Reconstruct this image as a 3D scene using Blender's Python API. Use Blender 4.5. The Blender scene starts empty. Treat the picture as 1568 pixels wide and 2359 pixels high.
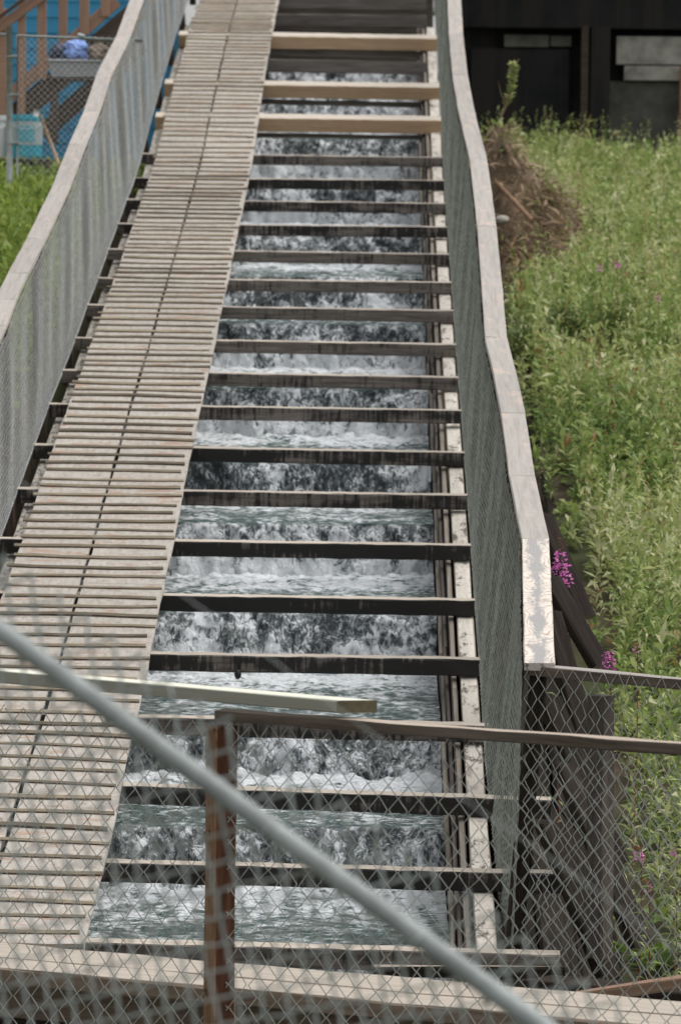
import bpy, math, random
import numpy as np
from mathutils import Vector, Matrix, noise as mnoise

random.seed(7); rng = np.random.default_rng(7)
sc = bpy.context.scene
COL = sc.collection
W = {}                       # object name -> world matrix (no depsgraph needed)

# ------------------------------------------------------------------ camera model
F = 10430.0                  # focal length in pixels of a 1568 x 2358 picture
ROLL = math.radians(0.6)
v = Vector((104, 679, -F)).normalized()          # camera-space direction of world +Y
u = Vector((math.sin(ROLL), math.cos(ROLL), 0)); u = (u - v*u.dot(v)).normalized()
xc = v.cross(u)
M = Matrix((xc, v, u)).transposed()              # world -> camera
MT = M.transposed()
def P(x, y, Y):
    r = MT @ Vector(((x-784)/F, -(y-1179)/F, -1.0))
    return r * (Y / r.y)
def PZ(x, y, z):             # where the sight line meets the level z
    r = MT @ Vector(((x-784)/F, -(y-1179)/F, -1.0))
    return r * (z / r.z)
def PIX(p):
    c = M @ Vector(p)
    return 784 + F*c.x/-c.z, 1179 - F*c.y/-c.z

# ------------------------------------------------------------------ ladder profile (cross beams)
BEAMS = [((215,2168),(1170,2194)),((262,1985),(1168,2008)),((305,1808),(1165,1838)),((340,1650),(1145,1670)),
 ((357,1505),(1128,1518)),((385,1370),(1115,1382)),((400,1245),(1097,1255)),((422,1130),(1090,1140)),
 ((445,1030),(1080,1042)),((463,935),(1073,945)),((480,858),(1073,869)),((497,783),(1062,793)),
 ((513,706),(1058,715)),((522,643),(1045,650)),((530,577),(1035,585)),((540,517),(1025,522)),
 ((555,462),(1022,468)),((565,411),(1018,415)),((572,356),(1015,362)),((585,270),(1008,276)),
 ((600,194),(1003,200)),((620,82),(997,88))]
YD = [21.5+1.46*i for i in range(18)] + [47.7, 49.6, 51.6, 55.0]
ZL = []; ZR = []
for (l, r), d in zip(BEAMS, YD):
    a = P(*l, d); b = P(*r, d)
    s = (b.z-a.z)/(b.x-a.x)
    ZL.append(a.z + s*(-2.0-a.x)); ZR.append(a.z + s*(0.6-a.x))
YE = np.array([15.0] + YD + [75.0])
ZLE = np.array([ZL[0]-.15*6.5] + ZL + [ZL[-1]+.17*20]); ZRE = np.array([ZR[0]-.15*6.5] + ZR + [ZR[-1]+.17*20])
def zs(X, Y):
    a = np.interp(Y, YE, ZLE); b = np.interp(Y, YE, ZRE)
    return a + (b-a)*(X+2.0)/2.6
# smooth version for the water and the terrain
def zsm(Y, w=1.6):
    return sum(zs(-.7, Y+o) for o in (-w, -w/2, 0, w/2, w))/5

# ------------------------------------------------------------------ materials
def nt_new(name):
    m = bpy.data.materials.new(name); m.use_nodes = True
    nt = m.node_tree; nt.nodes.clear()
    out = nt.nodes.new('ShaderNodeOutputMaterial')
    return m, nt, out
def N(nt, t, **k):
    n = nt.nodes.new('ShaderNode'+t)
    for a, b in k.items():
        if a in n.inputs: n.inputs[a].default_value = b
        else: setattr(n, a, b)
    return n
def L(nt, a, b): nt.links.new(a, b)
def ramp(nt, fac, stops):
    r = N(nt, 'ValToRGB'); e = r.color_ramp.elements
    while len(e) < len(stops): e.new(0.5)
    for q, (p, c) in zip(e, stops):
        q.position = p; q.color = (*c, 1) if len(c) == 3 else c
    L(nt, fac, r.inputs[0]); return r.outputs[0]
def mixc(nt, fac, a, b, bt='MIX'):
    m = N(nt, 'Mix', data_type='RGBA', blend_type=bt)
    for s, val in ((m.inputs[0], fac), (m.inputs[6], a), (m.inputs[7], b)):
        if hasattr(val, 'links'): L(nt, val, s)
        elif isinstance(val, (int, float)): s.default_value = val
        else: s.default_value = (*val, 1)
    return m.outputs[2]
def coords(nt, scale, rand=True, kind='Object'):
    tc = N(nt, 'TexCoord'); mp = N(nt, 'Mapping'); mp.inputs['Scale'].default_value = scale
    L(nt, tc.outputs[kind], mp.inputs[0])
    if rand:
        oi = N(nt, 'ObjectInfo'); mu = N(nt, 'Math', operation='MULTIPLY'); mu.inputs[1].default_value = 37.0
        L(nt, oi.outputs['Random'], mu.inputs[0])
        cb = N(nt, 'CombineXYZ'); L(nt, mu.outputs[0], cb.inputs[0]); L(nt, mu.outputs[0], cb.inputs[2])
        L(nt, cb.outputs[0], mp.inputs['Location'])
    return mp.outputs[0]
def noise(nt, vec, scale, detail=4, rough=.6, dist=0):
    n = N(nt, 'TexNoise'); n.inputs['Scale'].default_value = scale; n.inputs['Detail'].default_value = detail
    n.inputs['Roughness'].default_value = rough; n.inputs['Distortion'].default_value = dist
    L(nt, vec, n.inputs['Vector']); return n.outputs[0]
def finish(nt, out, col, rough=.8, bump=None, bs=.3, bd=.01, metallic=0, spec=.3):
    b = N(nt, 'BsdfPrincipled')
    if hasattr(col, 'links'): L(nt, col, b.inputs['Base Color'])
    else: b.inputs['Base Color'].default_value = (*col, 1)
    if hasattr(rough, 'links'): L(nt, rough, b.inputs['Roughness'])
    else: b.inputs['Roughness'].default_value = rough
    b.inputs['Metallic'].default_value = metallic
    b.inputs['Specular IOR Level'].default_value = spec
    if bump is not None:
        bn = N(nt, 'Bump'); bn.inputs['Strength'].default_value = bs; bn.inputs['Distance'].default_value = bd
        L(nt, bump, bn.inputs['Height']); L(nt, bn.outputs[0], b.inputs['Normal'])
    L(nt, b.outputs[0], out.inputs[0]); return b

def wood(name, dark, mid, light, spots=None, spot_amt=.62, rough=.85, grain=(1.6, 26, 26), rnd=.25, bs=.35, patch=None, spec=.25, patch_at=.56, spot_scale=(7, 14, 14)):
    m, nt, out = nt_new(name)
    g = noise(nt, coords(nt, grain), 1.7, 6, .65, .4)
    c = ramp(nt, g, [(.28, dark), (.5, mid), (.72, light)])
    big = noise(nt, coords(nt, (1.2, 4, 4)), 1.6, 4, .6)
    c = mixc(nt, ramp(nt, big, [(.35, (0, 0, 0)), (.75, (.5, .5, .5))]), c, mid)
    if patch:
        pn = noise(nt, coords(nt, (2.2, 7, 7)), 1.5, 5, .7)
        c = mixc(nt, ramp(nt, pn, [(patch_at, (0, 0, 0)), (patch_at+.08, (.8, .8, .8))]), c, patch)
    if spots:
        sn = noise(nt, coords(nt, spot_scale), 2.2, 5, .75)
        c = mixc(nt, ramp(nt, sn, [(spot_amt, (0, 0, 0)), (spot_amt+.06, (.85, .85, .85))]), c, spots)
    oi = N(nt, 'ObjectInfo'); h = N(nt, 'MapRange'); h.inputs[3].default_value = 1-rnd; h.inputs[4].default_value = 1+rnd*.6
    L(nt, oi.outputs['Random'], h.inputs[0])
    hs = N(nt, 'HueSaturation'); L(nt, h.outputs[0], hs.inputs['Value']); L(nt, c, hs.inputs['Color'])
    finish(nt, out, hs.outputs[0], rough, g, bs, .006, spec=spec)
    return m

MT_ = {}
MT_['panel'] = wood('weathered_plywood', (.27,.24,.205), (.395,.362,.318), (.49,.458,.413), spots=(.11,.085,.065), spot_amt=.60, grain=(20, 5, 12), rnd=.14, patch=(.36,.215,.15))
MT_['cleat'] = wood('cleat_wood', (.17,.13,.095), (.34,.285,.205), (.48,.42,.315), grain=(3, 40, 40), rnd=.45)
MT_['cleat_side'] = wood('cleat_shaded_side', (.05,.035,.025), (.10,.072,.052), (.17,.125,.09), grain=(3, 40, 40), rnd=.3)  # contact shadow at the foot of each cleat, put into the side colour
MT_['rail'] = wood('grey_rail_wood', (.27,.245,.22), (.375,.345,.315), (.43,.405,.375), spots=(.09,.07,.06), spot_amt=.69, grain=(1.2, 22, 22), rnd=.1, patch=(.50,.40,.34))
MT_['beam_top'] = wood('bleached_beam_top', (.26,.21,.165), (.46,.40,.33), (.60,.54,.46), grain=(2, 40, 40), rnd=.15)
MT_['new'] = wood('new_pine', (.35,.225,.125), (.44,.30,.18), (.50,.37,.25), spots=(.20,.09,.035), spot_amt=.73, grain=(1.0, 16, 16), rnd=.08)
MT_['new_top'] = wood('new_pine_top', (.44,.38,.31), (.54,.48,.40), (.6,.55,.48), grain=(1.4, 30, 30), rnd=.06)
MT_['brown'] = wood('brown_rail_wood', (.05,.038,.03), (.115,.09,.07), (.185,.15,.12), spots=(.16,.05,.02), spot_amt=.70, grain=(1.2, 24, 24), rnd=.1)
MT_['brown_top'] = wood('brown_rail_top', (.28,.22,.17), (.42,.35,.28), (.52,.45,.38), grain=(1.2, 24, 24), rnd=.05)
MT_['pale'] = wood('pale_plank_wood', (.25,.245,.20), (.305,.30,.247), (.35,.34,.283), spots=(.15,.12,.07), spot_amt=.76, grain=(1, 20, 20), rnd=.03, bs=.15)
MT_['pale_top'] = wood('pale_plank_lit_top', (.58,.575,.48), (.66,.655,.55), (.72,.715,.61), grain=(1, 20, 20), rnd=.03, bs=.1)  # same wood as the front; light on top and shade in front are coloured in
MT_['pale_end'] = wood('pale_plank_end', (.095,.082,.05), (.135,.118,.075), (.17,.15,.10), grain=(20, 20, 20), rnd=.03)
MT_['post'] = wood('red_brown_post', (.026,.014,.009), (.078,.030,.015), (.16,.066,.032), spots=(.02,.012,.008), spot_amt=.6, grain=(1.4, 22, 22), rnd=.05)
MT_['post_bark'] = wood('brown_post_side', (.08,.045,.026), (.23,.135,.075), (.38,.245,.15), spots=(.03,.018,.012), spot_amt=.57, grain=(2.2, 22, 22), rnd=.05)
MT_['deck'] = wood('landing_boards', (.32,.275,.225), (.41,.36,.30), (.49,.44,.375), spots=(.28,.17,.11), spot_amt=.68, grain=(1.2, 18, 18), rnd=.06)
MT_['deck_side'] = wood('landing_edge', (.11,.08,.055), (.20,.155,.115), (.28,.23,.18), grain=(1.2, 18, 18), rnd=.06)
MT_['dark'] = wood('dark_wet_wood', (.010,.008,.0065), (.028,.022,.018), (.062,.050,.041), spots=(.13,.075,.045), spot_amt=.66, grain=(1.4, 20, 20), rnd=.35, spec=.06)
MT_['wall'] = wood('flume_wall_wood', (.045,.036,.030), (.10,.082,.07), (.17,.145,.125), spots=(.02,.016,.014), spot_amt=.66, grain=(1.2, 20, 20), rnd=.25)
MT_['old'] = wood('old_grey_board', (.07,.06,.052), (.15,.132,.118), (.22,.20,.18), spots=(.03,.025,.02), spot_amt=.64, grain=(1.2, 20, 20), rnd=.2)
MT_['batten'] = wood('grey_batten', (.14,.115,.09), (.25,.215,.175), (.36,.32,.27), grain=(1.2, 30, 30), rnd=.3)
MT_['plate'] = wood('bleached_plate', (.44,.40,.345), (.55,.505,.44), (.62,.58,.51), spots=(.06,.048,.038), spot_amt=.55, grain=(2.2, 22, 22), rnd=.12, patch=(.30,.26,.215), patch_at=.54, spot_scale=(2.4, 6, 6))
MT_['plate_old'] = wood('old_plate', (.30,.28,.24), (.44,.41,.36), (.58,.55,.49), spots=(.05,.04,.03), spot_amt=.50, grain=(3, 14, 14), rnd=.2)
MT_['fence_post'] = wood('fence_post_wood', (.03,.02,.014), (.07,.05,.036), (.11,.085,.06), grain=(1.2, 20, 20), rnd=.2)
MT_['redboard'] = wood('reddish_board', (.17,.09,.055), (.27,.165,.11), (.35,.25,.18), grain=(1.2, 24, 24), rnd=.05)
MT_['stair'] = wood('stained_stair_wood', (.30,.18,.12), (.40,.245,.17), (.46,.29,.21), grain=(1, 20, 20), rnd=.12, bs=.1)
MT_['stair_dark'] = wood('dark_stair_wood', (.085,.062,.05), (.115,.086,.07), (.15,.115,.095), grain=(1, 20, 20), rnd=.12, bs=.1)
MT_['stick'] = wood('bare_stick', (.33,.22,.13), (.42,.29,.18), (.47,.34,.23), grain=(2, 20, 20), rnd=.05)

def beam_face():
    """dark wet timber: black water stains run down the face, bare grain shows between them"""
    m, nt, out = nt_new('wet_beam_face')
    g = noise(nt, coords(nt, (1.4, 30, 30)), 1.8, 6, .7, .3)
    c = ramp(nt, g, [(.3, (.055, .046, .040)), (.5, (.15, .126, .108)), (.72, (.27, .235, .205))])
    st = noise(nt, coords(nt, (26, 2.0, 2.0)), 1.3, 4, .65)
    bl = noise(nt, coords(nt, (1.5, 5, 5)), 1.5, 3, .6)
    oi = N(nt, 'ObjectInfo')
    ad = N(nt, 'Math', operation='ADD'); L(nt, st, ad.inputs[0]); L(nt, bl, ad.inputs[1])
    at = N(nt, 'Attribute'); at.attribute_type = 'OBJECT'; at.attribute_name = 'wet'
    a2 = N(nt, 'Math', operation='ADD'); L(nt, ad.outputs[0], a2.inputs[0]); L(nt, at.outputs['Fac'], a2.inputs[1])
    f = ramp(nt, a2.outputs[0], [(.80, (0, 0, 0)), (1.04, (1, 1, 1))])
    c = mixc(nt, f, c, (.020, .0175, .016))
    finish(nt, out, c, .62, g, .4, .006, spec=.3)
    return m
MT_['beam'] = beam_face()

def peeled():
    """last rail board: bleached veneer with curling grain lines and a patch of grey surface left in the middle"""
    m, nt, out = nt_new('peeling_veneer')
    vec = coords(nt, (2.0, 5.0, 5.0), rand=False)
    w = N(nt, 'TexNoise'); w.inputs['Scale'].default_value = .75; w.inputs['Detail'].default_value = 1.5; L(nt, vec, w.inputs['Vector'])
    mu = N(nt, 'Math', operation='MULTIPLY'); mu.inputs[1].default_value = 24; L(nt, w.outputs[0], mu.inputs[0])
    fr = N(nt, 'Math', operation='PINGPONG'); fr.inputs[1].default_value = .5; L(nt, mu.outputs[0], fr.inputs[0])
    fine = noise(nt, coords(nt, (30, 30, 30), rand=False), 1, 3)
    ad = N(nt, 'Math', operation='MULTIPLY_ADD'); ad.inputs[1].default_value = .4; L(nt, fine, ad.inputs[0]); L(nt, fr.outputs[0], ad.inputs[2])
    c = ramp(nt, ad.outputs[0], [(.16, (.30, .215, .16)), (.28, (.58, .49, .41)), (.40, (.66, .59, .51)), (.75, (.70, .645, .575))])
    tc = N(nt, 'TexCoord'); sx = N(nt, 'SeparateXYZ'); L(nt, tc.outputs['Object'], sx.inputs[0])
    ab = N(nt, 'Math', operation='ABSOLUTE'); L(nt, sx.outputs[1], ab.inputs[0])
    pn = noise(nt, coords(nt, (3.0, 11, 11), rand=False), 1.4, 7, .72)
    ma = N(nt, 'Math', operation='MULTIPLY_ADD'); ma.inputs[1].default_value = -4.2; L(nt, ab.outputs[0], ma.inputs[0]); L(nt, pn, ma.inputs[2])
    c = mixc(nt, ramp(nt, ma.outputs[0], [(.29, (0, 0, 0)), (.37, (.45, .45, .45)), (.43, (1, 1, 1))]), c, (.34, .325, .315))
    finish(nt, out, c, .8, ad.outputs[0], .3, .004)
    return m
MT_['peeled'] = peeled()

def simple(name, col, rough=.6, metallic=0, var=.15, scale=8, spec=.4):
    m, nt, out = nt_new(name)
    n = noise(nt, coords(nt, (1, 1, 1)), scale, 5, .65)
    c = ramp(nt, n, [(.3, tuple(x*(1-var) for x in col)), (.7, tuple(min(1, x*(1+var)) for x in col))])
    finish(nt, out, c, rough, n, .15, .004, metallic, spec)
    return m
MT_['galv'] = simple('galvanised_pipe', (.28,.305,.295), .5, .08, .3, 9)
MT_['wire'] = simple('galvanised_wire', (.80,.83,.785), .55, .05, .3, 20)
MT_['wire_old'] = simple('tarnished_wire', (.33,.35,.305), .55, .05, .45, 14)
MT_['wire_near'] = simple('mossy_wire', (.52,.56,.535), .6, .05, .25, 20)
MT_['wire_mid'] = simple('dull_wire', (.40,.41,.37), .55, .05, .4, 16)
MT_['steel_bolt'] = simple('rusty_bolt', (.06,.045,.035), .7, .3, .3, 40)
MT_['blue_wall'] = simple('blue_siding', (.055,.30,.50), .7, 0, .06, 3)
def shaded_tar_mat():  # near-black boards: the shade under the shed roof is put into their colour
    m, nt, out = nt_new('shaded_tar_boards')
    vec = coords(nt, (1, 1, 1), rand=False, kind='Object')
    n = noise(nt, vec, 2.2, 5, .65); n2 = noise(nt, coords(nt, (5.5, 5.5, .35), rand=False), 1.0, 3, .5)
    c = ramp(nt, n, [(.3, (.010, .0108, .0115)), (.7, (.024, .0235, .0235))])
    c = mixc(nt, ramp(nt, n2, [(.50, (0, 0, 0)), (.62, (.6, .6, .6))]), c, (.036, .030, .025))
    finish(nt, out, c, .85, n2, .3, .01); return m
MT_['tar'] = shaded_tar_mat()
MT_['concrete'] = simple('grey_concrete_panel', (.34,.325,.285), .9, 0, .4, 4)
MT_['concrete_dark'] = simple('dark_concrete', (.085,.081,.07), .9, 0, .45, 3)
MT_['concrete_mid'] = simple('stained_concrete', (.11,.105,.09), .9, 0, .4, 3)
MT_['white_plastic'] = simple('white_plastic', (.62,.63,.63), .4, 0, .05, 10)
MT_['grey_plastic'] = simple('grey_plastic', (.33,.335,.34), .5, 0, .06, 10)
MT_['teal'] = simple('teal_plastic', (.04,.40,.54), .4, 0, .06, 10)
MT_['label_pale'] = simple('pale_label', (.42,.50,.52), .5, 0, .06, 10)
MT_['label_cyan'] = simple('cyan_print', (.12,.42,.52), .5, 0, .06, 10)
MT_['tarp'] = simple('blue_tarp', (.20,.32,.70), .5, 0, .18, 6)
MT_['tarp_dark'] = simple('dark_blue_tarp', (.012,.022,.06), .6, 0, .3, 6)
MT_['rubber'] = simple('black_rubber', (.012,.012,.012), .6)
MT_['stone'] = simple('pale_stone', (.42,.38,.34), .9, 0, .2, 9)

def soil():
    m, nt, out = nt_new('soil')
    n = noise(nt, coords(nt, (1, 1, 1), rand=False), 3, 8, .7); n2 = noise(nt, coords(nt, (1, 1, 1), rand=False), .6, 3)
    c = ramp(nt, n, [(.3, (.030, .022, .014)), (.5, (.07, .05, .032)), (.7, (.13, .095, .06))])
    c = mixc(nt, ramp(nt, n2, [(.35, (0, 0, 0)), (.6, (.8, .8, .8))]), c, (.045, .06, .018))
    finish(nt, out, c, .95, n, .6, .05)
    return m
MT_['soil'] = soil()
def dirt():
    m, nt, out = nt_new('dry_dirt')
    n = noise(nt, coords(nt, (1, 1, 1), rand=False), 5, 8, .75)
    n2 = noise(nt, coords(nt, (1, 1, 1), rand=False), 1.6, 4, .6)
    c = ramp(nt, n, [(.3, (.05, .034, .022)), (.5, (.14, .095, .06)), (.7, (.25, .18, .12))])
    c = mixc(nt, ramp(nt, n2, [(.5, (0, 0, 0)), (.62, (.7, .7, .7))]), c, (.11, .10, .03))
    finish(nt, out, c, .95, n, .8, .06)
    return m
MT_['dirt'] = dirt()

def leafmat(name, stops, trans=.35):
    m, nt, out = nt_new(name)
    at = N(nt, 'Attribute'); at.attribute_name = 'tint'
    c = ramp(nt, at.outputs['Fac'], stops)
    geo = N(nt, 'NewGeometry')
    c2 = mixc(nt, geo.outputs['Backfacing'], c, (.30, .345, .21))       # leaf undersides are paler
    c2 = mixc(nt, .45, c, c2)
    b = N(nt, 'BsdfPrincipled'); L(nt, c2, b.inputs['Base Color']); b.inputs['Roughness'].default_value = .5
    b.inputs['Specular IOR Level'].default_value = .35
    t = N(nt, 'BsdfTranslucent'); L(nt, c, t.inputs[0])
    mx = N(nt, 'MixShader'); mx.inputs[0].default_value = trans
    L(nt, b.outputs[0], mx.inputs[1]); L(nt, t.outputs[0], mx.inputs[2]); L(nt, mx.outputs[0], out.inputs[0])
    return m
GREENS = [(0, (.06,.105,.02)), (.3, (.165,.255,.055)), (.6, (.315,.395,.11)), (.8, (.47,.49,.19)), (.91, (.56,.56,.32)), (.955, (.33,.19,.06)), (1, (.28,.085,.035))]
MT_['leaf'] = leafmat('meadow_leaves', GREENS)
MT_['leaf_left'] = leafmat('lush_grass', [(0, (.09,.15,.015)), (.4, (.21,.30,.035)), (.7, (.32,.41,.07)), (.9, (.45,.5,.15)), (1, (.40,.36,.15))])
MT_['leaf_bush'] = leafmat('bush_leaves', [(0, (.06,.10,.025)), (.5, (.12,.175,.05)), (1, (.21,.25,.08))])
MT_['leaf_broad'] = leafmat('broad_weed_leaves', [(0, (.075,.14,.018)), (.5, (.15,.24,.03)), (1, (.26,.33,.06))])
MT_['stem'] = simple('plant_stem', (.16,.12,.05), .7)
MT_['red_stem'] = simple('red_stem', (.25,.07,.05), .7)
MT_['petal'] = leafmat('fireweed_petals', [(0, (.58,.10,.42)), (.5, (.76,.20,.58)), (1, (.86,.34,.70))], .4)
MT_['twig'] = leafmat('dry_stalks', [(0, (.10,.06,.035)), (.5, (.26,.17,.10)), (1, (.42,.31,.19))], .1)

def watermat():
    m, nt, out = nt_new('rushing_water')
    at = N(nt, 'Attribute'); at.attribute_name = 'foam'
    a2 = N(nt, 'Attribute'); a2.attribute_name = 'fall'
    # speckle: rounder on pools, drawn out downward on the falls (object Z axis)
    n1 = noise(nt, coords(nt, (26, 24, 15), rand=False), 1.0, 6, .66, 1.1)
    n2 = noise(nt, coords(nt, (5.5, 5, 3.2), rand=False), 1.0, 4, .62, 1.0)
    n3 = noise(nt, coords(nt, (14, 26, 26), rand=False), 1.0, 4, .6, .4)
    nn = N(nt, 'Mix', data_type='FLOAT'); L(nt, a2.outputs['Fac'], nn.inputs[0]); L(nt, n3, nn.inputs[2]); L(nt, n1, nn.inputs[3])
    def ma(a, k, b):
        q = N(nt, 'Math', operation='MULTIPLY_ADD'); q.inputs[1].default_value = k
        L(nt, a, q.inputs[0])
        if hasattr(b, 'links'): L(nt, b, q.inputs[2])
        else: q.inputs[2].default_value = b
        return q.outputs[0]
    s = ma(nn.outputs[0], 3.0, -1.5)
    s = ma(n2, 2.6, s)
    sub = N(nt, 'Math', operation='ADD'); sub.inputs[1].default_value = -1.3; L(nt, s, sub.inputs[0])
    # calm green water at the lips is barely speckled
    amt = N(nt, 'MapRange'); amt.inputs[1].default_value = 0; amt.inputs[2].default_value = .4; amt.inputs[3].default_value = .75; L(nt, at.outputs['Fac'], amt.inputs[0])
    mq = N(nt, 'Math', operation='MULTIPLY'); L(nt, sub.outputs[0], mq.inputs[0]); L(nt, amt.outputs[0], mq.inputs[1])
    ss = N(nt, 'Math', operation='ADD'); L(nt, mq.outputs[0], ss.inputs[0]); L(nt, at.outputs['Fac'], ss.inputs[1])
    s = ss.outputs[0]
    fr = N(nt, 'MapRange'); fr.inputs[1].default_value = 0; fr.inputs[2].default_value = 1; L(nt, s, fr.inputs[0])
    cf = ramp(nt, fr.outputs[0], [(.05, (.034, .040, .043)), (.32, (.115, .133, .138)), (.56, (.31, .335, .345)), (.84, (.84, .87, .885))])  # white specks are foam plus sky glints put into the colour
    cp = ramp(nt, fr.outputs[0], [(.04, (.045, .078, .068)), (.26, (.13, .185, .172)), (.48, (.37, .40, .40)), (.80, (.74, .77, .785))])
    c = mixc(nt, a2.outputs['Fac'], cp, cf)
    b1 = N(nt, 'BsdfPrincipled'); L(nt, c, b1.inputs['Base Color']); b1.inputs['Roughness'].default_value = .22
    b1.inputs['IOR'].default_value = 1.33
    bn = N(nt, 'Bump'); bn.inputs['Strength'].default_value = 1.0; bn.inputs['Distance'].default_value = .04
    L(nt, nn.outputs[0], bn.inputs['Height']); L(nt, bn.outputs[0], b1.inputs['Normal'])
    L(nt, b1.outputs[0], out.inputs[0])
    return m
MT_['water'] = watermat()

# ------------------------------------------------------------------ object helpers
def tag(o, label=None, cat=None, group=None, kind=None):
    if label:
        o['label'] = label; o['kind'] = 'thing'
    if cat: o['category'] = cat
    if group: o['group'] = group
    if kind: o['kind'] = kind
    return o
def link(o, parent=None, mat=None):
    COL.objects.link(o)
    mat = mat or Matrix.Identity(4)
    if parent is not None:
        o.parent = parent; o.matrix_parent_inverse = W[parent.name].inverted()
    o.matrix_basis = mat
    W[o.name] = mat.copy()
    return o
def empty(name, loc, label, cat, group=None):
    o = bpy.data.objects.new(name, None); o.empty_display_size = .1
    link(o, None, Matrix.Translation(loc)); return tag(o, label, cat, group)
def mesh_np(name, verts, faces, mats, parent=None, loc=(0, 0, 0), midx=None, smooth=False, attrs=None):
    """verts Nx3 world coordinates, faces MxK (one K) or a list of them"""
    verts = np.asarray(verts, dtype=np.float32) - np.asarray(loc, dtype=np.float32)
    me = bpy.data.meshes.new(name)
    if isinstance(faces, np.ndarray):
        k = faces.shape[1]; nf = len(faces)
        me.vertices.add(len(verts)); me.vertices.foreach_set('co', verts.ravel())
        me.loops.add(nf*k); me.loops.foreach_set('vertex_index', faces.astype(np.int32).ravel())
        me.polygons.add(nf); me.polygons.foreach_set('loop_start', np.arange(0, nf*k, k, dtype=np.int32))
        me.polygons.foreach_set('loop_total', np.full(nf, k, dtype=np.int32))
        me.update(calc_edges=True)
    else:
        me.from_pydata([tuple(map(float, q)) for q in verts], [], [list(map(int, f)) for f in faces]); me.update()
    for mm in (mats if isinstance(mats, (list, tuple)) else [mats]): me.materials.append(MT_[mm])
    if midx is not None: me.polygons.foreach_set('material_index', np.asarray(midx, dtype=np.int32))
    if smooth: me.polygons.foreach_set('use_smooth', np.ones(len(me.polygons), dtype=bool))
    for an, av in (attrs or {}).items():
        at = me.attributes.new(an, 'FLOAT', 'POINT'); at.data.foreach_set('value', np.asarray(av, dtype=np.float32))
    o = bpy.data.objects.new(name, me)
    return link(o, parent, Matrix.Translation(loc))
def board(name, a, b, w, t, mats, parent=None, nrm=(0, 0, 1), ch=.006, jit=.0025, seg=.22, miter=0.0, end_mat=2):
    """a timber whose centre line runs a->b (local X), w wide (local Y), t thick (local Z, along nrm); worn edges.
    mats: [top, sides, ends]"""
    a = Vector(a); b = Vector(b); d = (b-a); Ln = d.length; x = d.normalized()
    n = Vector(nrm); n = (n - x*n.dot(x)).normalized(); y = n.cross(x)
    ch = min(ch, w*.25, t*.25)
    prof = [(-w/2+ch, -t/2), (w/2-ch, -t/2), (w/2, -t/2+ch), (w/2, t/2-ch), (w/2-ch, t/2), (-w/2+ch, t/2), (-w/2, t/2-ch), (-w/2, -t/2+ch)]
    ns = max(1, int(Ln/seg)); vs = []; fs = []; mi = []
    for i in range(ns+1):
        for j, (py, pz) in enumerate(prof):
            k = jit
            px = Ln*i/ns
            if i == ns and miter: px += (py/w+.5)*miter
            vs.append((px, py + random.uniform(-k, k), pz + random.uniform(-k, k)))
    for i in range(ns):
        for j in range(8):
            q = i*8; j2 = (j+1) % 8
            fs.append((q+j, q+j2, q+8+j2, q+8+j))
            mi.append(0 if j == 4 else 1)
    fs.append(tuple(range(7, -1, -1))); mi.append(end_mat); fs.append(tuple(range(ns*8, ns*8+8))); mi.append(end_mat)
    mats = [mats] if isinstance(mats, str) else list(mats)
    while len(mats) < 3: mats.append(mats[-1])
    me = bpy.data.meshes.new(name); me.from_pydata(vs, [], fs); me.update()
    for mm in mats: me.materials.append(MT_[mm])
    me.polygons.foreach_set('material_index', mi)
    o = bpy.data.objects.new(name, me)
    m = Matrix(((x.x, y.x, n.x, a.x), (x.y, y.y, n.y, a.y), (x.z, y.z, n.z, a.z), (0, 0, 0, 1)))
    return link(o, parent, m)
def tube(name, pts, r, mat, parent=None, n=10, cap=True, taper=None):
    pts = [Vector(p) for p in pts]; vs = []; fs = []
    loc = pts[0].copy()
    for i, p in enumerate(pts):
        d = (pts[min(i+1, len(pts)-1)] - pts[max(i-1, 0)]).normalized()
        up = Vector((0, 0, 1)) if abs(d.z) < .9 else Vector((1, 0, 0))
        s = d.cross(up).normalized(); w_ = s.cross(d)
        rr = r if taper is None else r*(1 + (taper-1)*i/(len(pts)-1))
        for k in range(n):
            an = 2*math.pi*k/n
            vs.append(p + s*math.cos(an)*rr + w_*math.sin(an)*rr)
    for i in range(len(pts)-1):
        for k in range(n):
            k2 = (k+1) % n; fs.append((i*n+k, i*n+k2, (i+1)*n+k2, (i+1)*n+k))
    if cap: fs.append(tuple(range(n))); e = (len(pts)-1)*n; fs.append(tuple(range(e+n-1, e-1, -1)))
    o = mesh_np(name, np.array([tuple(q) for q in vs]), fs, mat, parent, tuple(loc))
    for p_ in o.data.polygons: p_.use_smooth = len(p_.vertices) == 4
    return o
def box(name, lo, hi, mat, parent=None, c=.01):
    lo = Vector(lo); hi = Vector(hi)
    a = Vector((lo.x, (lo.y+hi.y)/2, (lo.z+hi.z)/2)); b = Vector((hi.x, a.y, a.z))
    return board(name, a, b, hi.y-lo.y, hi.z-lo.z, mat, parent, ch=c, jit=0, seg=99)
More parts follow.
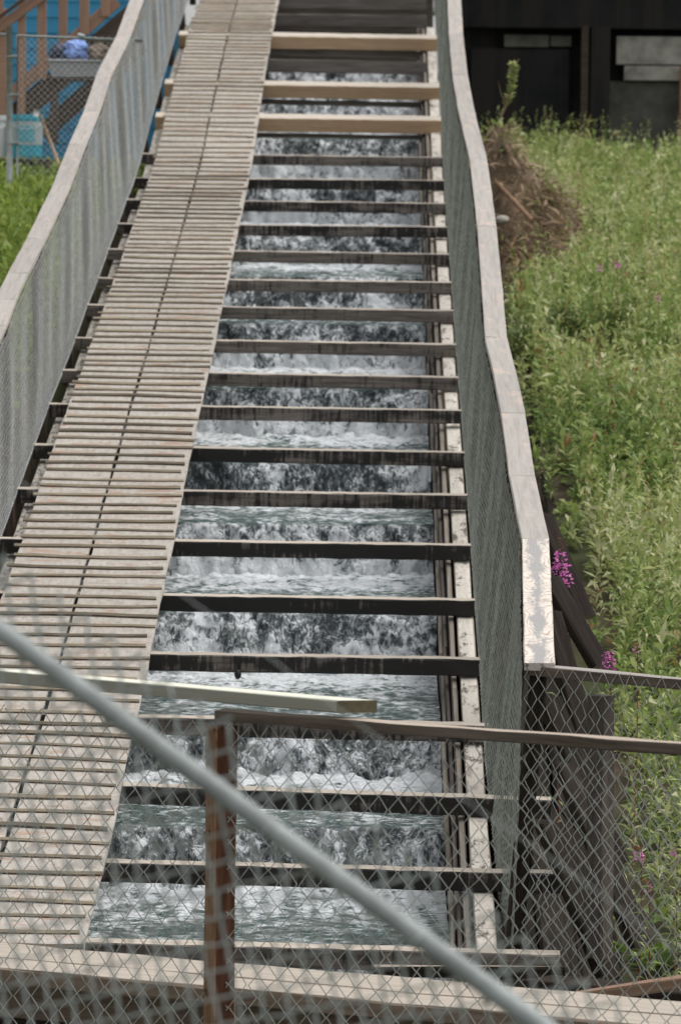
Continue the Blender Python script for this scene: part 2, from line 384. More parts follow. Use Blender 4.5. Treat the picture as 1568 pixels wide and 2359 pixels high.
def chainlink(name, mapf, Ln, H, pu, pv, r, mat, parent=None, t=.003, wob=0.0, ragged=0.0):
    """woven wire: every wire zigzags along v between two columns and hooks its neighbours"""
    nu = int(Ln/(pu/2)); nv = int(round(H/(pv/2)))
    k = np.arange(nu)[:, None]; j = np.arange(nv+1)[None, :]
    s = ((j+k) % 2)
    uu = (k + s)*pu/2.0; vv = np.broadcast_to(j*pv/2.0, uu.shape).copy(); nn = (s*2-1)*t*np.ones_like(uu)
    if wob:
        uu = uu + rng.normal(0, wob, uu.shape); vv = vv + rng.normal(0, wob, vv.shape)
    if ragged: vv[:, -1] += rng.uniform(-.3, 1, nu)*ragged
    C = []
    for an in (0, 2.0944, 4.1888):
        C.append(np.stack(mapf(uu + 1.15*r*math.cos(an), vv, nn + r*math.sin(an)), -1))
    V = np.stack(C, 2)                       # nu, nv+1, 3, xyz
    idx = np.arange(nu*(nv+1)*3).reshape(nu, nv+1, 3)
    fs = []
    for q in range(3):
        q2 = (q+1) % 3
        fs.append(np.stack([idx[:, :-1, q], idx[:, :-1, q2], idx[:, 1:, q2], idx[:, 1:, q]], -1).reshape(-1, 4))
    V = V.reshape(-1, 3); loc = V.mean(0)
    return mesh_np(name, V, np.concatenate(fs), mat, parent, tuple(loc), smooth=True)
def blades(name, base, dirv, length, width, tint, mat, parent=None, droop=.25, mats=None):
    """leaf-shaped faces: base point, direction, length, width each"""
    n = len(base); d = dirv/np.linalg.norm(dirv, axis=1, keepdims=True)
    up = np.tile([0, 0, 1.0], (n, 1)); s = np.cross(d, up); ln = np.linalg.norm(s, axis=1, keepdims=True)
    s = np.where(ln < 1e-3, np.array([[1.0, 0, 0]]), s/np.maximum(ln, 1e-6))
    roll = rng.uniform(-.9, .9, (n, 1)); nn = np.cross(s, d)
    s = s*np.cos(roll) + nn*np.sin(roll)
    Lc = length[:, None]; wc = width[:, None]
    mid = base + d*Lc*.5
    tip = base + d*Lc - np.array([[0, 0, 1.0]])*Lc*droop*rng.uniform(.2, 1.5, (n, 1))
    V = np.stack([base, mid + s*wc*.5, tip, mid - s*wc*.5], 1).reshape(-1, 3)
    Fc = np.arange(n*4).reshape(n, 4)
    loc = V.mean(0)
    return mesh_np(name, V, Fc, mat, parent, tuple(loc), attrs={'tint': np.repeat(tint, 4)})

def vnoise(X, Y, s, seed=0):
    out = np.empty(X.shape)
    fx, fy, fo = X.ravel(), Y.ravel(), out.ravel()
    for i in range(fx.size): fo[i] = mnoise.noise((fx[i]*s, fy[i]*s, seed*7.3))
    return out

# ------------------------------------------------------------------ terrain
def ground_z(X, Y):
    X = np.asarray(X, float); Y = np.asarray(Y, float)
    zl = np.interp(Y, [0, 20, 33, 36, 42, 49, 60, 130], [-5.2, -4.2, -1.9, -1.1, -.45, .22, .35, .6])
    zb = zsm(np.clip(Y, 15, 75))
    zr = np.where(Y < 42, zb-.72, np.interp(Y, [42, 50, 58, 70, 130], [zsm(42.0)-.72, -.2, .45, .6, 1.0]))
    zr = np.where(Y < 19, np.interp(Y, [0, 19], [-5.2, zsm(19.0)-.72]), zr)
    zr = zr - .06*np.clip(X-1.4, 0, 3)
    bed = zb - 1.9
    bed = np.where(Y > 60, .5, bed)
    tl = np.clip((-2.55 - X)/.35, 0, 1); tr = np.clip((X - .75)/.45, 0, 1)
    return bed*(1-np.maximum(tl, tr)) + zl*tl + zr*tr
gx = np.concatenate([[-500, -200, -90], np.linspace(-40, -6, 12), np.linspace(-5.5, -2.9, 10), np.linspace(-2.7, -2.2, 4), np.linspace(.6, 1.4, 8), np.linspace(1.6, 6, 20), np.linspace(7, 40, 14), [90, 200, 500]])
gy = np.concatenate([np.linspace(-12, 15, 14), np.linspace(16, 70, 130), np.linspace(72, 130, 14), [200, 350, 550]])
GX, GY = np.meshgrid(gx, gy); GZ = ground_z(GX, GY) + .07*vnoise(GX, GY, 1.1) + .03*vnoise(GX, GY, 3.7, 2)
idx = np.arange(GX.size).reshape(GX.shape)
gf = np.stack([idx[:-1, :-1], idx[:-1, 1:], idx[1:, 1:], idx[1:, :-1]], -1).reshape(-1, 4)
g = mesh_np('ground', np.stack([GX, GY, GZ], -1).reshape(-1, 3), gf, 'soil', smooth=True); tag(g, kind='structure')

# ------------------------------------------------------------------ flume: walls, top plates, weirs, and the water
XW0, XW1 = -2.28, .365        # inner faces
WD = .36                     # water level below the beam tops at each lip
def solve_lip(y, x=700):
    lo, hi = 18.0, 60.0
    for _ in range(50):
        m_ = (lo+hi)/2
        p = P(x, y, m_)
        if p.z > zsm(m_, .8)-WD: lo = m_      # sight line still above the water
        else: hi = m_
    return lo
lips_px = [1890, 1655, 1397, 1195, 1055, 885, 738, 628]
lips = [solve_lip(y) for y in lips_px]
step = (lips[-1]-lips[0])/(len(lips)-1)
lips = [lips[0]-2*step, lips[0]-step] + lips + [lips[-1]+step*q for q in range(1, 6)]
zlip = [float(zsm(d, .8))-WD for d in lips]
nx = 118
xs_ = np.linspace(XW0, XW1, nx)
rr_ = random.Random(5)
rows_Y = []; rows_Z = []; rows_foam = []; rows_fall = []; rows_amp = []; rows_n = []
NL = len(lips)
for k in range(NL-1, 0, -1):
    dk, zk, d0, z0 = lips[k], zlip[k], lips[k-1], zlip[k-1]
    H = zk - z0; xl = rr_.uniform(.14, .30); fo = rr_.uniform(-.10, .10)
    nf = max(16, int(H/.011))
    for i in range(nf):
        s = i/nf
        rows_Y.append(dk - xl*s); rows_Z.append(zk - .03 - H*s**1.7); rows_fall.append(min(1, s*5))
        rows_foam.append(.15 + (.37+fo)*min(1, s*6) + .04*s); rows_amp.append(.004+.060*min(1, s*4)); rows_n.append(1)
    ya = dk - xl; ln = ya - d0; npool = max(20, int(ln/.022))
    for i in range(npool):
        s = i/npool; dist = s*ln
        rows_Y.append(ya - ln*s)
        e = max(0, 1-dist/.75)
        rows_Z.append(z0 + .05*e*(1-e)*3.0 - .03*max(0, (s-.8)/.2)**2)
        rows_fall.append(0)
        rows_foam.append(max(.27, 1.02*min(1, 1.6*math.exp(-dist/.78)) ) if s < .965 else .16)
        rows_amp.append(.014 + .06*math.exp(-dist/.40)); rows_n.append(0)
rY = np.array(rows_Y); rZ = np.array(rows_Z)
WX, WY = np.meshgrid(xs_, rY); WZ = np.repeat(rZ[:, None], nx, 1)
foam = np.repeat(np.array(rows_foam)[:, None], nx, 1); fall = np.repeat(np.array(rows_fall)[:, None], nx, 1)
amp = np.repeat(np.array(rows_amp)[:, None], nx, 1)
# lips are not ruler straight: shift whole rows along Y with a slow noise in X
sh = vnoise(WX, WY, .9, 5)*.12 + vnoise(WX, np.round(WY/1.2), 2.2, 9)*.05
n1 = np.empty(WX.shape); n2 = np.empty(WX.shape)
f1 = n1.ravel(); f2 = n2.ravel()
for i, (a, b, c, fl) in enumerate(zip(WX.ravel(), WY.ravel(), WZ.ravel(), fall.ravel())):
    f1[i] = mnoise.noise((a*5, b*5, c*2.2)) + .5*mnoise.noise((a*13, b*12, c*5))
    f2[i] = mnoise.noise((a*30, b*26, c*14))
dsp = (n1*1.0 + n2*.35)*amp
WZ2 = WZ + np.where(fall > .1, dsp*.25, dsp); WY2 = WY + sh*.6 - np.where(fall > .1, dsp*1.0, 0)
big_ = vnoise(WX, WY*.6, 1.9, 3)
foam = foam + np.where(fall > .1, .42, .26)*big_*(foam > .16) + .12*n1*(foam > .16)
sfall = np.zeros(len(rY)); q_ = 0
for i in range(len(rY)):
    q_ = q_+1 if rows_n[i] else 0
    sfall[i] = q_
fr_ = np.repeat(sfall[:, None], nx, 1)/34.0
spl = vnoise(WX, np.round(WY/1.4), 7.0, 12)*.16 + vnoise(WX, np.round(WY/1.4), 19.0, 15)*.08
foam = foam + np.clip((fr_ - .80 + spl)/.10, 0, 1)*.45*(fall > .1)
foam += np.clip((WX-.18)/.15, 0, 1)*.12*(fall > .1)
wi = np.arange(WX.size).reshape(WX.shape)
wf = np.stack([wi[:-1, :-1], wi[1:, :-1], wi[1:, 1:], wi[:-1, 1:]], -1).reshape(-1, 4)
wt = mesh_np('water', np.stack([WX, WY2, WZ2], -1).reshape(-1, 3), wf, 'water', smooth=True,
             attrs={'foam': foam.ravel(), 'fall': fall.ravel()}); tag(wt, kind='structure')

fl = empty('flume', (-.9, 21, float(zs(-.9, 21))-1.6), 'long dark timber flume holding the stepped rushing water below the cross beams', 'flume')
def strip_wall(name, x, side, ys, top, depth, th, mat):
    """a continuous side wall following the slope"""
    vs = []; fs = []
    for Y in ys:
        zt = float(zs(x, Y)) - top
        for (xx, zz) in ((x, zt), (x+th*side, zt), (x+th*side, zt-depth), (x, zt-depth)): vs.append((xx, Y, zz))
    for i in range(len(ys)-1):
        for j in range(4):
            j2 = (j+1) % 4; q = i*4
            fs.append((q+j, q+j2, q+4+j2, q+4+j))
    e = (len(ys)-1)*4
    fs += [(0, 3, 2, 1), (e, e+1, e+2, e+3)]
    return mesh_np(name, np.array(vs), fs, mat, fl, (x, ys[0], float(zs(x, ys[0]))))
ysw = list(np.arange(18.5, 58, .75))
strip_wall('side_wall', XW1+.012, 1, ysw, .33, 1.4, .05, 'wall')
strip_wall('side_wall', .425, 1, ysw, .165, .5, .03, 'wall')
strip_wall('side_wall', XW0-.03, -1, ysw, .16, 1.6, .05, 'wall')
# planks and battens stepping down on the inner right wall (their slanted edges show between the beams)
Y = 19.0
while Y < 56:
    ln = random.uniform(1.1, 2.3)
    for x, off, wd, th, mt, sl_ in ((.376, .29+random.uniform(-.03, .03), .026, .08, 'batten', .012), (.403, .225, .024, .08, 'wall', .006)):
        ja, jb = random.uniform(-1, 1)*sl_, random.uniform(-1, 1)*sl_
        a = Vector((x+ja, Y, float(zs(.4, Y))-off)); b = Vector((x+jb, Y+ln-.02, float(zs(.4, Y+ln))-off))
        board('wall_plank', a, b, wd, th, [mt], fl, seg=.4, jit=.003)
    Y += ln
Y = 19.4
while Y < 56.5:
    ln = random.uniform(2.2, 3.4); e = min(Y+ln, 57)
    z0, z1 = float(zs(.52, Y)), float(zs(.52, e))
    board('top_plate', (.532, Y, z0-.15), (.532, e-.006, z1-.15), .106, .05, ['plate', 'batten'], fl, seg=.5, jit=.002)
    z0, z1 = float(zs(.44, Y)), float(zs(.44, e))
    board('wall_cap', (.444, Y, z0-.17), (.444, e-.006, z1-.17), .036, .05, ['batten', 'wall'], fl, seg=.5, jit=.003)
    z0, z1 = float(zs(-2.44, Y)), float(zs(-2.44, e))
    board('top_plate', (-2.46, Y, z0-.165), (-2.46, e-.006, z1-.165), .13, .05, ['plate_old', 'batten'], fl, seg=.5, jit=.002)
    Y = e
for k in range(1, NL):
    if lips[k] > 57: continue
    z = zlip[k]
    board('weir', (XW0+.02, lips[k]+.10, z-.40), (XW1-.02, lips[k]+.10, z-.40), .6, .05, ['dark'], fl, nrm=(0, -1, 0), seg=.6)

# ------------------------------------------------------------------ cross beams
BL = ['lowest pale topped beam at the landing, its end jutting out past the right fence',
 'second wet beam above the landing, crossing behind the sawn red brown post',
 'third wet beam above the landing, rising just over the big galvanised pipe',
 'fourth beam above the landing, half hidden by the brown fence rail',
 'dark wet beam right above the pale plank, with a round black knob hanging below it',
 'black wet beam next above the one with the hanging knob',
 'black beam level with the joint where the peeling rail board starts',
 'dark beam second below the streaky brown one, over a green water lip',
 'dark beam over the darkest curtain of falling water',
 'thin dark beam just above the broad white foam band in mid ladder',
 'brownish beam between two bands of falling water, eleventh above the landing',
 'brown weathered beam over the foam line that curls up at the right wall',
 'brown beam with reddish left part, thirteenth above the landing',
 'grey brown beam with a black wet patch at its walkway end',
 'grey beam above a pale green water lip, fifteenth above the landing',
 'dark thin beam sixteenth above the landing, over a white splash',
 'dark thin beam fifth below the lowest new pine beam',
 'dark thin beam third below the lowest new pine beam',
 'grey old beam directly below the lowest new pine beam',
 'lowest of the three new tan pine beams',
 'middle one of the three new tan pine beams',
 'topmost of the three new tan pine beams near the top of the picture']
BL[16] = 'dark thin beam third below the lowest new pine beam'; BL[17] = 'dark thin beam second below the lowest new pine beam'
for i, ((l, r), d) in enumerate(zip(BEAMS, YD)):
    t = .102
    def bz(x): return ZL[i] + (ZR[i]-ZL[i])*(x+2.0)/2.6
    new = i >= 19
    xr = .93 if i < 3 else random.uniform(.60, .64)
    if i == 0: xr = .87
    a = Vector((-2.57 if i < 19 else -2.52, d + .05, bz(-2.57)-t/2)); b = Vector((xr, d + .05, bz(xr)-t/2))
    if new:
        t = .15; a.z = bz(-2.57)-t/2+.02; b.z = bz(xr)-t/2+.02
    o = board('cross_beam', a, b, .10 if not new else .25, t, ['new_top', 'new', 'new'] if new else ['beam_top', 'beam', 'beam_top'], nrm=(0, -.24 if new else -.10, 1), ch=.006, jit=.0024, seg=.09)
    o['wet'] = [-.25, .08, .1, -.14, .03, .15, .1, -.08, .0, -.08, -.18, -.25, -.26, -.26, -.22, -.06, -.06, -.02, -.2, 0, 0, 0][i]
    tag(o, BL[i], 'beam', 'cross beams of the water ladder')
    if i == 4:
        p = P(548, 1553, d-.02)
        vs = []; fs = []
        nr, ns = 8, 14
        for q in range(nr+1):
            th = math.pi*q/nr
            for k in range(ns):
                ph = 2*math.pi*k/ns
                vs.append((p.x + .021*math.sin(th)*math.cos(ph), p.y + .021*math.sin(th)*math.sin(ph), p.z + .030*math.cos(th)))
        for q in range(nr):
            for k in range(ns): fs.append((q*ns+k, q*ns+(k+1) % ns, (q+1)*ns+(k+1) % ns, (q+1)*ns+k))
        mesh_np('hanging_knob', np.array(vs), fs, 'rubber', o, tuple(p), smooth=True)
# old boards still under the new beams, and weir boards at the top
OB = [((588,306),(1004,312),49.75,.05,'old grey board under the lowest new pine beam'),
      ((603,228),(1000,236),51.75,.06,'old grey board under the middle new pine beam'),
      ((612,136),(985,143),53.5,.15,'grey weir board across the channel between the two upper pine beams'),
      ((624,112),(994,120),55.12,.075,'purplish grey board under the topmost new pine beam'),
      ((632,32),(982,36),57.0,.15,'grey weir board next above the topmost pine beam'),
      ((634,-8),(982,-5),58.6,.16,'grey weir board cut by the top edge of the picture')]
for l, r, d, h, lab in OB:
    a = P(*l, d); b = P(*r, d); e = (b-a).normalized()
    a = a - e*.9; 
    if d != 49.75 and d != 51.75 and d != 55.12: b = b
    o = board('old_board', a-Vector((0, 0, h/2)), b-Vector((0, 0, h/2)), .06, h, ['batten', 'old', 'old'], nrm=(0, 0, 1), seg=.3, jit=.004)
    tag(o, lab, 'board', 'old boards at the ladder top')

o = board('head_wall', (-2.4, 60.4, float(zs(0, 60))-.9), (.6, 60.4, float(zs(0, 60))-.9), 3.4, .06, ['wall', 'wall'], nrm=(0, -1, 0), seg=.3); tag(o, 'grey plank wall closing the channel at the very top of the ladder', 'wall')
# ------------------------------------------------------------------ walkway of plywood panels with cleats
wk = empty('walkway', (-1.9, 21.3, float(zs(-1.9, 21.3))), 'long sloping walkway of weathered plywood panels with nailed wooden cleats', 'walkway')
XA, XM, XB = -2.40, -1.925, -1.392
PT = .022
def wtop(x, Y): return float(zs(x, Y)) + PT + .006
def panel(x0, x1, Y0, Y1):
    n = max(2, int((Y1-Y0)/.35)); vs = []; fs = []; rnd = random.random()*9
    for i in range(n+1):
        Y = Y0 + (Y1-Y0)*i/n
        for x in (x0, x1):
            e = random.uniform(-.006, .006)
            vs.append((x+e, Y, wtop(x, Y))); vs.append((x+e, Y, wtop(x, Y)-PT))
    for i in range(n):
        q = i*4
        fs += [(q, q+2, q+6, q+4), (q+1, q+5, q+7, q+3), (q, q+4, q+5, q+1), (q+2, q+3, q+7, q+6)]
    e = n*4; fs += [(0, 1, 3, 2), (e, e+2, e+3, e+1)]
    mesh_np('deck_panel', np.array(vs), fs, 'panel', wk, ((x0+x1)/2, Y0, wtop(x0, Y0)))
for (x0, x1, s) in ((XA, XM-.012, 20.75), (XM+.012, XB, 20.75)):
    Y = s
    while Y < 61:
        ln = random.choice([2.44, 2.44, 1.83]); ln = 1.5 if Y == s and x0 > -2 else ln
        panel(x0, x1, Y, Y+ln-.006); Y += ln
cl = []; Y = 21.05
while Y < 61:
    cl.append(Y); Y += .262 + random.uniform(-.036, .036)
def cleat_geo(Y):
    n = 7; vs = []; fs = []; mi = []
    sk = random.uniform(-.04, .04); w = random.uniform(.018, .034); h = random.uniform(.014, .025)
    xs = np.linspace(XA-random.uniform(-.02, .04), XB-random.uniform(-.01, .045), n)
    bend = random.uniform(-.032, .032)
    for i, x in enumerate(xs):
        s = i/(n-1); y = Y + sk*(s-.5) + bend*math.sin(math.pi*s) + random.uniform(-.006, .006)
        z = wtop(x, y) + random.uniform(-.001, .003)
        for (dy, dz) in ((-w/2, 0), (-w/2, h*.34), (-w/4, h), (w/3, h), (w/2, h*.7), (w/2, 0)): vs.append((x, y+dy, z+dz))
    for i in range(n-1):
        for j in range(6):
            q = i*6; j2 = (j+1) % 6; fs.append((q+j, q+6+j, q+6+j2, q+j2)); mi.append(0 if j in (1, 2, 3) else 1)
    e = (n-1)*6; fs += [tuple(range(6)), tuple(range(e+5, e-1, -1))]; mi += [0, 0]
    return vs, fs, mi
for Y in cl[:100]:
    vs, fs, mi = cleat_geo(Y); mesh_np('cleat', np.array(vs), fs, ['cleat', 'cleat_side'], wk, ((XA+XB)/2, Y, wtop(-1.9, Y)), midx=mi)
if len(cl) > 100:
    av, af, am = [], [], []
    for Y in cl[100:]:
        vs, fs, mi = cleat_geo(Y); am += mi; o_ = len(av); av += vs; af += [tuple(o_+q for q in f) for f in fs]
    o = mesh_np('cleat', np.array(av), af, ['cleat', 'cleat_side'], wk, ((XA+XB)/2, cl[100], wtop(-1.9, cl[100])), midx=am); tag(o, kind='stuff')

# ------------------------------------------------------------------ ladder side fences
RH = 1.32
def rail_point(x, y):
    lo, hi = 17.0, 75.0
    for _ in range(50):
        m_ = (lo+hi)/2; p = P(x, y, m_)
        if p.z > float(zs(p.x, m_))+RH: lo = m_
        else: hi = m_
    return P(x, y, lo)
R_IN = [(1028,-40),(1033,80),(1041,172),(1053,245),(1081,367),(1098,520),(1107,640),(1116,776),(1136,863),(1153,950),(1172,1095),(1201,1240),(1206,1527)]
L_IN = [(345,-40),(301,84),(259,168),(231,255),(199,332),(164,427),(107,549),(66,629),(38,689),(16,749),(-22,835),(-75,960),(-150,1140)]
def rail(side, px, parent, jw):
    pts = [Vector((rail_point(*px[0]).x, 62.0, float(zs(.6*side, 62.0))+RH))] + [rail_point(*q) for q in px]
    for i in range(len(pts)-1):
        a, b = pts[i], pts[i+1]
        off = Vector((side*.075, 0, -.019))
        last = side > 0 and i == len(pts)-2
        d = (b-a).normalized()*.003
        o = board('top_rail', a+off+d, b+off-d, .15, .038, ['peeled', 'plate'] if last else ['rail', 'rail'], parent, seg=.4, jit=.002, ch=.004)
        if last: o['label'] = 'peeling whitish end board with a grey patch'
    return pts
fr = empty('chain_link_fence', (.65, 22, float(zs(.65, 22))), 'dark tarnished chain-link fence with a grey board cap, right side of the ladder', 'fence', 'chain-link fences')
fl_ = empty('chain_link_fence', (-2.58, 22, float(zs(-2.58, 22))), 'pale silvery chain-link fence with a grey board cap, left side of the walkway', 'fence', 'chain-link fences')
RP = rail(1, R_IN, fr, 0); LP = rail(-1, L_IN, fl_, 0)
def fence_mesh(pts, xbase, parent, mat, sgn):
    ys = np.array([p.y for p in pts][::-1]); xs = np.array([p.x for p in pts][::-1]); zz = np.array([p.z for p in pts][::-1])
    y0, y1 = ys[0]-.02, min(ys[-1], 61.5)
    H = RH - .02
    def mp(u_, v_, n_):
        Y = y0 + u_ - .02
        f_ = np.clip(v_/H, 0, 1.05)
        xt = np.interp(Y, ys, xs) - sgn*.012; zt = np.interp(Y, ys, zz) - .012
        wav = .012*np.sin(Y*2.1)*np.sin(f_*3.1) + .010*np.sin(Y*5.3+1)*np.sin(f_*3.1)
        xb = xbase + (np.interp(Y, [22.0, 25.5], [.045, 0]) if sgn > 0 else 0*Y); zb = zs(xbase, Y) - (np.interp(Y, [22.0, 23.2, 27], [.42, .20, .03]) if sgn > 0 else .03)
        return (xb + (xt-xb)*f_ + n_ + wav, Y, zb + (zt-zb)*f_)
    chainlink('wire_mesh', mp, y1-y0, H, .072, .080,   .0015 if sgn < 0 else .0019, mat, parent, t=.0035, wob=.0025, ragged=.02)
    return y0, y1
y0r, y1r = fence_mesh(RP, .594, fr, 'wire_old', 1)
y0l, y1l = fence_mesh(LP, -2.56, fl_, 'wire', -1)
for (pts, xo, parent) in ((RP, 1, fr), (LP, -1, fl_)):
    ys = np.array([p.y for p in pts][::-1]); xs = np.array([p.x for p in pts][::-1]); zz = np.array([p.z for p in pts][::-1])
    Y = ys[0]+.12
    while Y < 61:
        xt = float(np.interp(Y, ys, xs)) + xo*.075; zt = float(np.interp(Y, ys, zz))-.04
        xb = (.605 if xo > 0 else -2.56) + xo*.036
        board('post', (xb, Y, float(zs(xb, Y))-.35), (xt, Y, zt), .085, .06, ['dark' if xo > 0 else 'fence_post'], parent, nrm=(0, -1, 0), seg=.5)
        Y += 1.46*2

# ------------------------------------------------------------------ apron and leaning props on the outer right side
ap = empty('timber_apron', (.9, 21, float(zs(.9, 21))-.7), 'dark lapped plank apron sloping out below the right fence of the ladder', 'timber apron')
Y = 19.2
while Y < 39:
    ln = random.uniform(2.4, 3.6); e = Y+ln
    for (x, dz, wd) in ((.72, .30, .30), (.93, .52, .30), (1.13, .68, .28), (1.34, .80, .26)):
        jz = random.uniform(-.03, .03)
        board('plank', (x, Y, float(zs(x, Y))-dz+jz), (x, e-.02, float(zs(x, e))-dz+jz), wd, .035, ['dark'], ap, nrm=(.75, 0, .66), seg=.5)
    Y = e
PROPS = [((1248,1185),(1345,1420),26.6,'farthest of the leaning dark props, its top beside the kink of the right rail'),
         ((1262,1330),(1385,1540),25.2,'leaning dark prop just behind the pink fireweed by the peeling rail end'),
         ((1262,1408),(1345,1700),24.0,'leaning dark prop whose orange edge runs down behind the brown rail'),
         ((1262,1610),(1420,1990),23.2,'leaning prop behind the right wire mesh, between the post and the ladder'),
         ((1300,1760),(1475,2180),22.6,'long leaning prop whose foot nears the weeds at lower right'),
         ((1262,1900),(1400,2250),22.0,'lowest leaning prop above the reddish board')]
for a, b, d, lab in PROPS:
    o = board('leaning_prop', P(*a, d), P(*b, d-.25), .20, .05, ['redboard', 'dark', 'batten'], nrm=(.8, -.45, .45), seg=.3)
    o.data.materials[0] = MT_['dark']
    tag(o, lab, 'wooden prop', 'props along the right side')

# ------------------------------------------------------------------ landing at the walkway foot
ld = empty('landing', (-1, 20, -3.6), 'skewed landing of wide beige boards at the foot of the ladder', 'landing')
zl = -3.37
def landing_board(t0, t1, name='deck_board'):
    Lx = [(-120,2178),(1750,2341)]; Rx = [(-120,2238),(1750,2404)]
    def q(s, t):
        p0 = PZ(Lx[0][0] + (Lx[1][0]-Lx[0][0])*s, Lx[0][1] + (Lx[1][1]-Lx[0][1])*s, zl); p1 = PZ(Rx[0][0] + (Rx[1][0]-Rx[0][0])*s, Rx[0][1] + (Rx[1][1]-Rx[0][1])*s, zl)
        return p0 + (p1-p0)*t
    a = (q(0, t0)+q(0, t1))/2; b = (q(1, t0)+q(1, t1))/2
    w = (q(.5, t1)-q(.5, t0)).length*.93
    return board(name, a, b, w, .075, ['deck', 'deck_side'], ld, seg=.3, jit=.004, ch=.008)
landing_board(0, .56); landing_board(.575, 1.0)
a = P(-80, 2290, 20.35); b = P(1800, 2460, 18.6)
board('joist', a, b, .05, .16, ['deck_side'], ld, seg=.5)
o = board('ledger_board', P(860, 2237, 21.38), P(1300, 2239, 21.38), .05, .055, ['brown_top', 'dark'], seg=.3, jit=.004)
tag(o, 'thin pale board just below the lowest beam, right of the sawn post', 'board')
o = board('reddish_board', P(1195, 2318, 20.1), P(1640, 2250, 19.6), .16, .05, ['redboard', 'redboard'], seg=.3, jit=.003)
tag(o, 'reddish weathered board rising to the right at the lower right corner', 'board')
o = board('support_timber', P(1240, 2300, 20.9), P(1700, 2340, 20.0), .2, .2, ['dark'], seg=.5)
tag(o, 'black timber in the gap under the reddish board', 'timber')
o = board('support_timber', P(-80, 2330, 20.9), P(1250, 2330, 20.9), .2, .14, ['dark'], seg=.5)
tag(o, 'black timber under the beige landing boards', 'timber')

# ------------------------------------------------------------------ middle fence: sawn post, brown rail, sagging mesh; pale plank lying on it
YA = 18.8
A = P(495, 1636, YA)
lo, hi = 12.0, 20.0
for _ in range(40):
    m_ = (lo+hi)/2
    if P(1568, 1714, m_).z < A.z: hi = m_
    else: lo = m_
B = P(1568, 1714, lo)
dirF = (B-A).normalized()
nrmF = dirF.cross(Vector((0, 0, 1))).normalized()
if nrmF.y > 0: nrmF = -nrmF
mf = empty('wooden_fence', (A.x, A.y, A.z-1.5), 'brown two by four rail on a red brown sawn post with sagging chain-link below', 'fence')
t = .045
board('top_rail', A - nrmF*.045 - Vector((0, 0, t/2)), B + dirF*.5 - nrmF*.045 - Vector((0, 0, t/2)), .09, t, ['brown_top', 'brown'], mf, seg=.16, jit=.003, ch=.004)
pp = P(502, 1664, YA)
pa = Vector((pp.x, pp.y, pp.z-.012)) - nrmF*.03
pn = (nrmF*math.cos(0) ).normalized()
po = board('post', pa - Vector((0, 0, 2.5)), pa, .10, .10, ['post', 'post_bark', 'post'], mf, nrm=(.50, -.866, 0), seg=.3, jit=.003, ch=.004)
# the face toward the left is the bark-brown one, the right face red-brown
zt = A.z - t - .004
orgF = A - nrmF*.02
def mid_map(u_, v_, n_):
    s = u_ - 1.25
    sag = .010*np.sin(s*5.1) + .006*np.sin(s*13)
    return (orgF.x + dirF.x*s + nrmF.x*n_, orgF.y + dirF.y*s + nrmF.y*n_, zt + .012 - (1.42 - v_) + sag*(1.42-v_))
chainlink('wire_mesh', mid_map, 4.0, 1.42, .094, .100, .0025, 'wire_mid', mf, t=.004, wob=.0022, ragged=.012)

pa = P(-40, 1541, YA); k0 = P(776, 1613, YA)
def on_plane(x, y):   # sight line with the fence's vertical plane
    r = MT @ Vector(((x-784)/F, -(y-1179)/F, -1.0)); s = A.dot(nrmF)/r.dot(nrmF); return r*s
a = on_plane(-60, 1540); b = on_plane(776, 1613); b.z = a.z + (b.z-a.z)
wdp = .115; tp = .051
off = -nrmF*(wdp/2) - Vector((0, 0, tp/2))
o = board('loose_plank', b+off, a+off, wdp, tp, ['pale_top', 'pale', 'pale'], seg=.4, jit=.0015, ch=.004)
# mitred near end
me = o.data
mx = .125
for vtx in me.vertices:
    if vtx.co.x < .01:
        vtx.co.x -= (.5 + (vtx.co.y/wdp)*(1 if (o.matrix_basis.to_3x3() @ Vector((0, 1, 0))).dot(nrmF) < 0 else -1))*mx
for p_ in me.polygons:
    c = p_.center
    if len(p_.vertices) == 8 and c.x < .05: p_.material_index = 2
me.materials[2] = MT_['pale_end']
tag(o, 'pale new plank laid over the brown fence rail, its slanted end showing', 'plank')

# second fence running off to the right from the ladder corner
C2 = P(1212, 1543, 21.9)
lo, hi = 15.0, 22.0
for _ in range(40):
    m_ = (lo+hi)/2
    if P(1568, 1577, m_).z < C2.z: hi = m_
    else: lo = m_
D2 = P(1568, 1577, lo)
d2 = (D2-C2).normalized(); n2_ = d2.cross(Vector((0, 0, 1))).normalized()
if n2_.y > 0: n2_ = -n2_
sf = empty('wooden_fence', (C2.x, C2.y, C2.z-1.5), 'thin grey rail with bright chain-link running right from the peeling rail end', 'fence')
tt = .050
board('top_rail', C2 - d2*.01 - n2_*.045 - Vector((0, 0, 0)), D2 + d2*.5 - n2_*.045, .09, tt, ['rail', 'brown'], sf, seg=.2, jit=.003, ch=.004)
q = P(1390, 1590, 21.6); 
board('post', (q.x, q.y+.06, q.z-1.3), (q.x-.012, q.y+.06, q.z-.03), .095, .095, ['wall'], sf, nrm=tuple(n2_), seg=.3, jit=.003)
def sec_map(u_, v_, n_):
    s = u_ - .01
    return (C2.x + d2.x*s + n2_.x*(n_+.004), C2.y + d2.y*s + n2_.y*(n_+.004), C2.z + .015 - (1.95 - v_))
chainlink('wire_mesh', sec_map, 1.5, 1.95, .088, .100, .0026, 'wire_mid', sf, t=.004, wob=.003, ragged=.015)

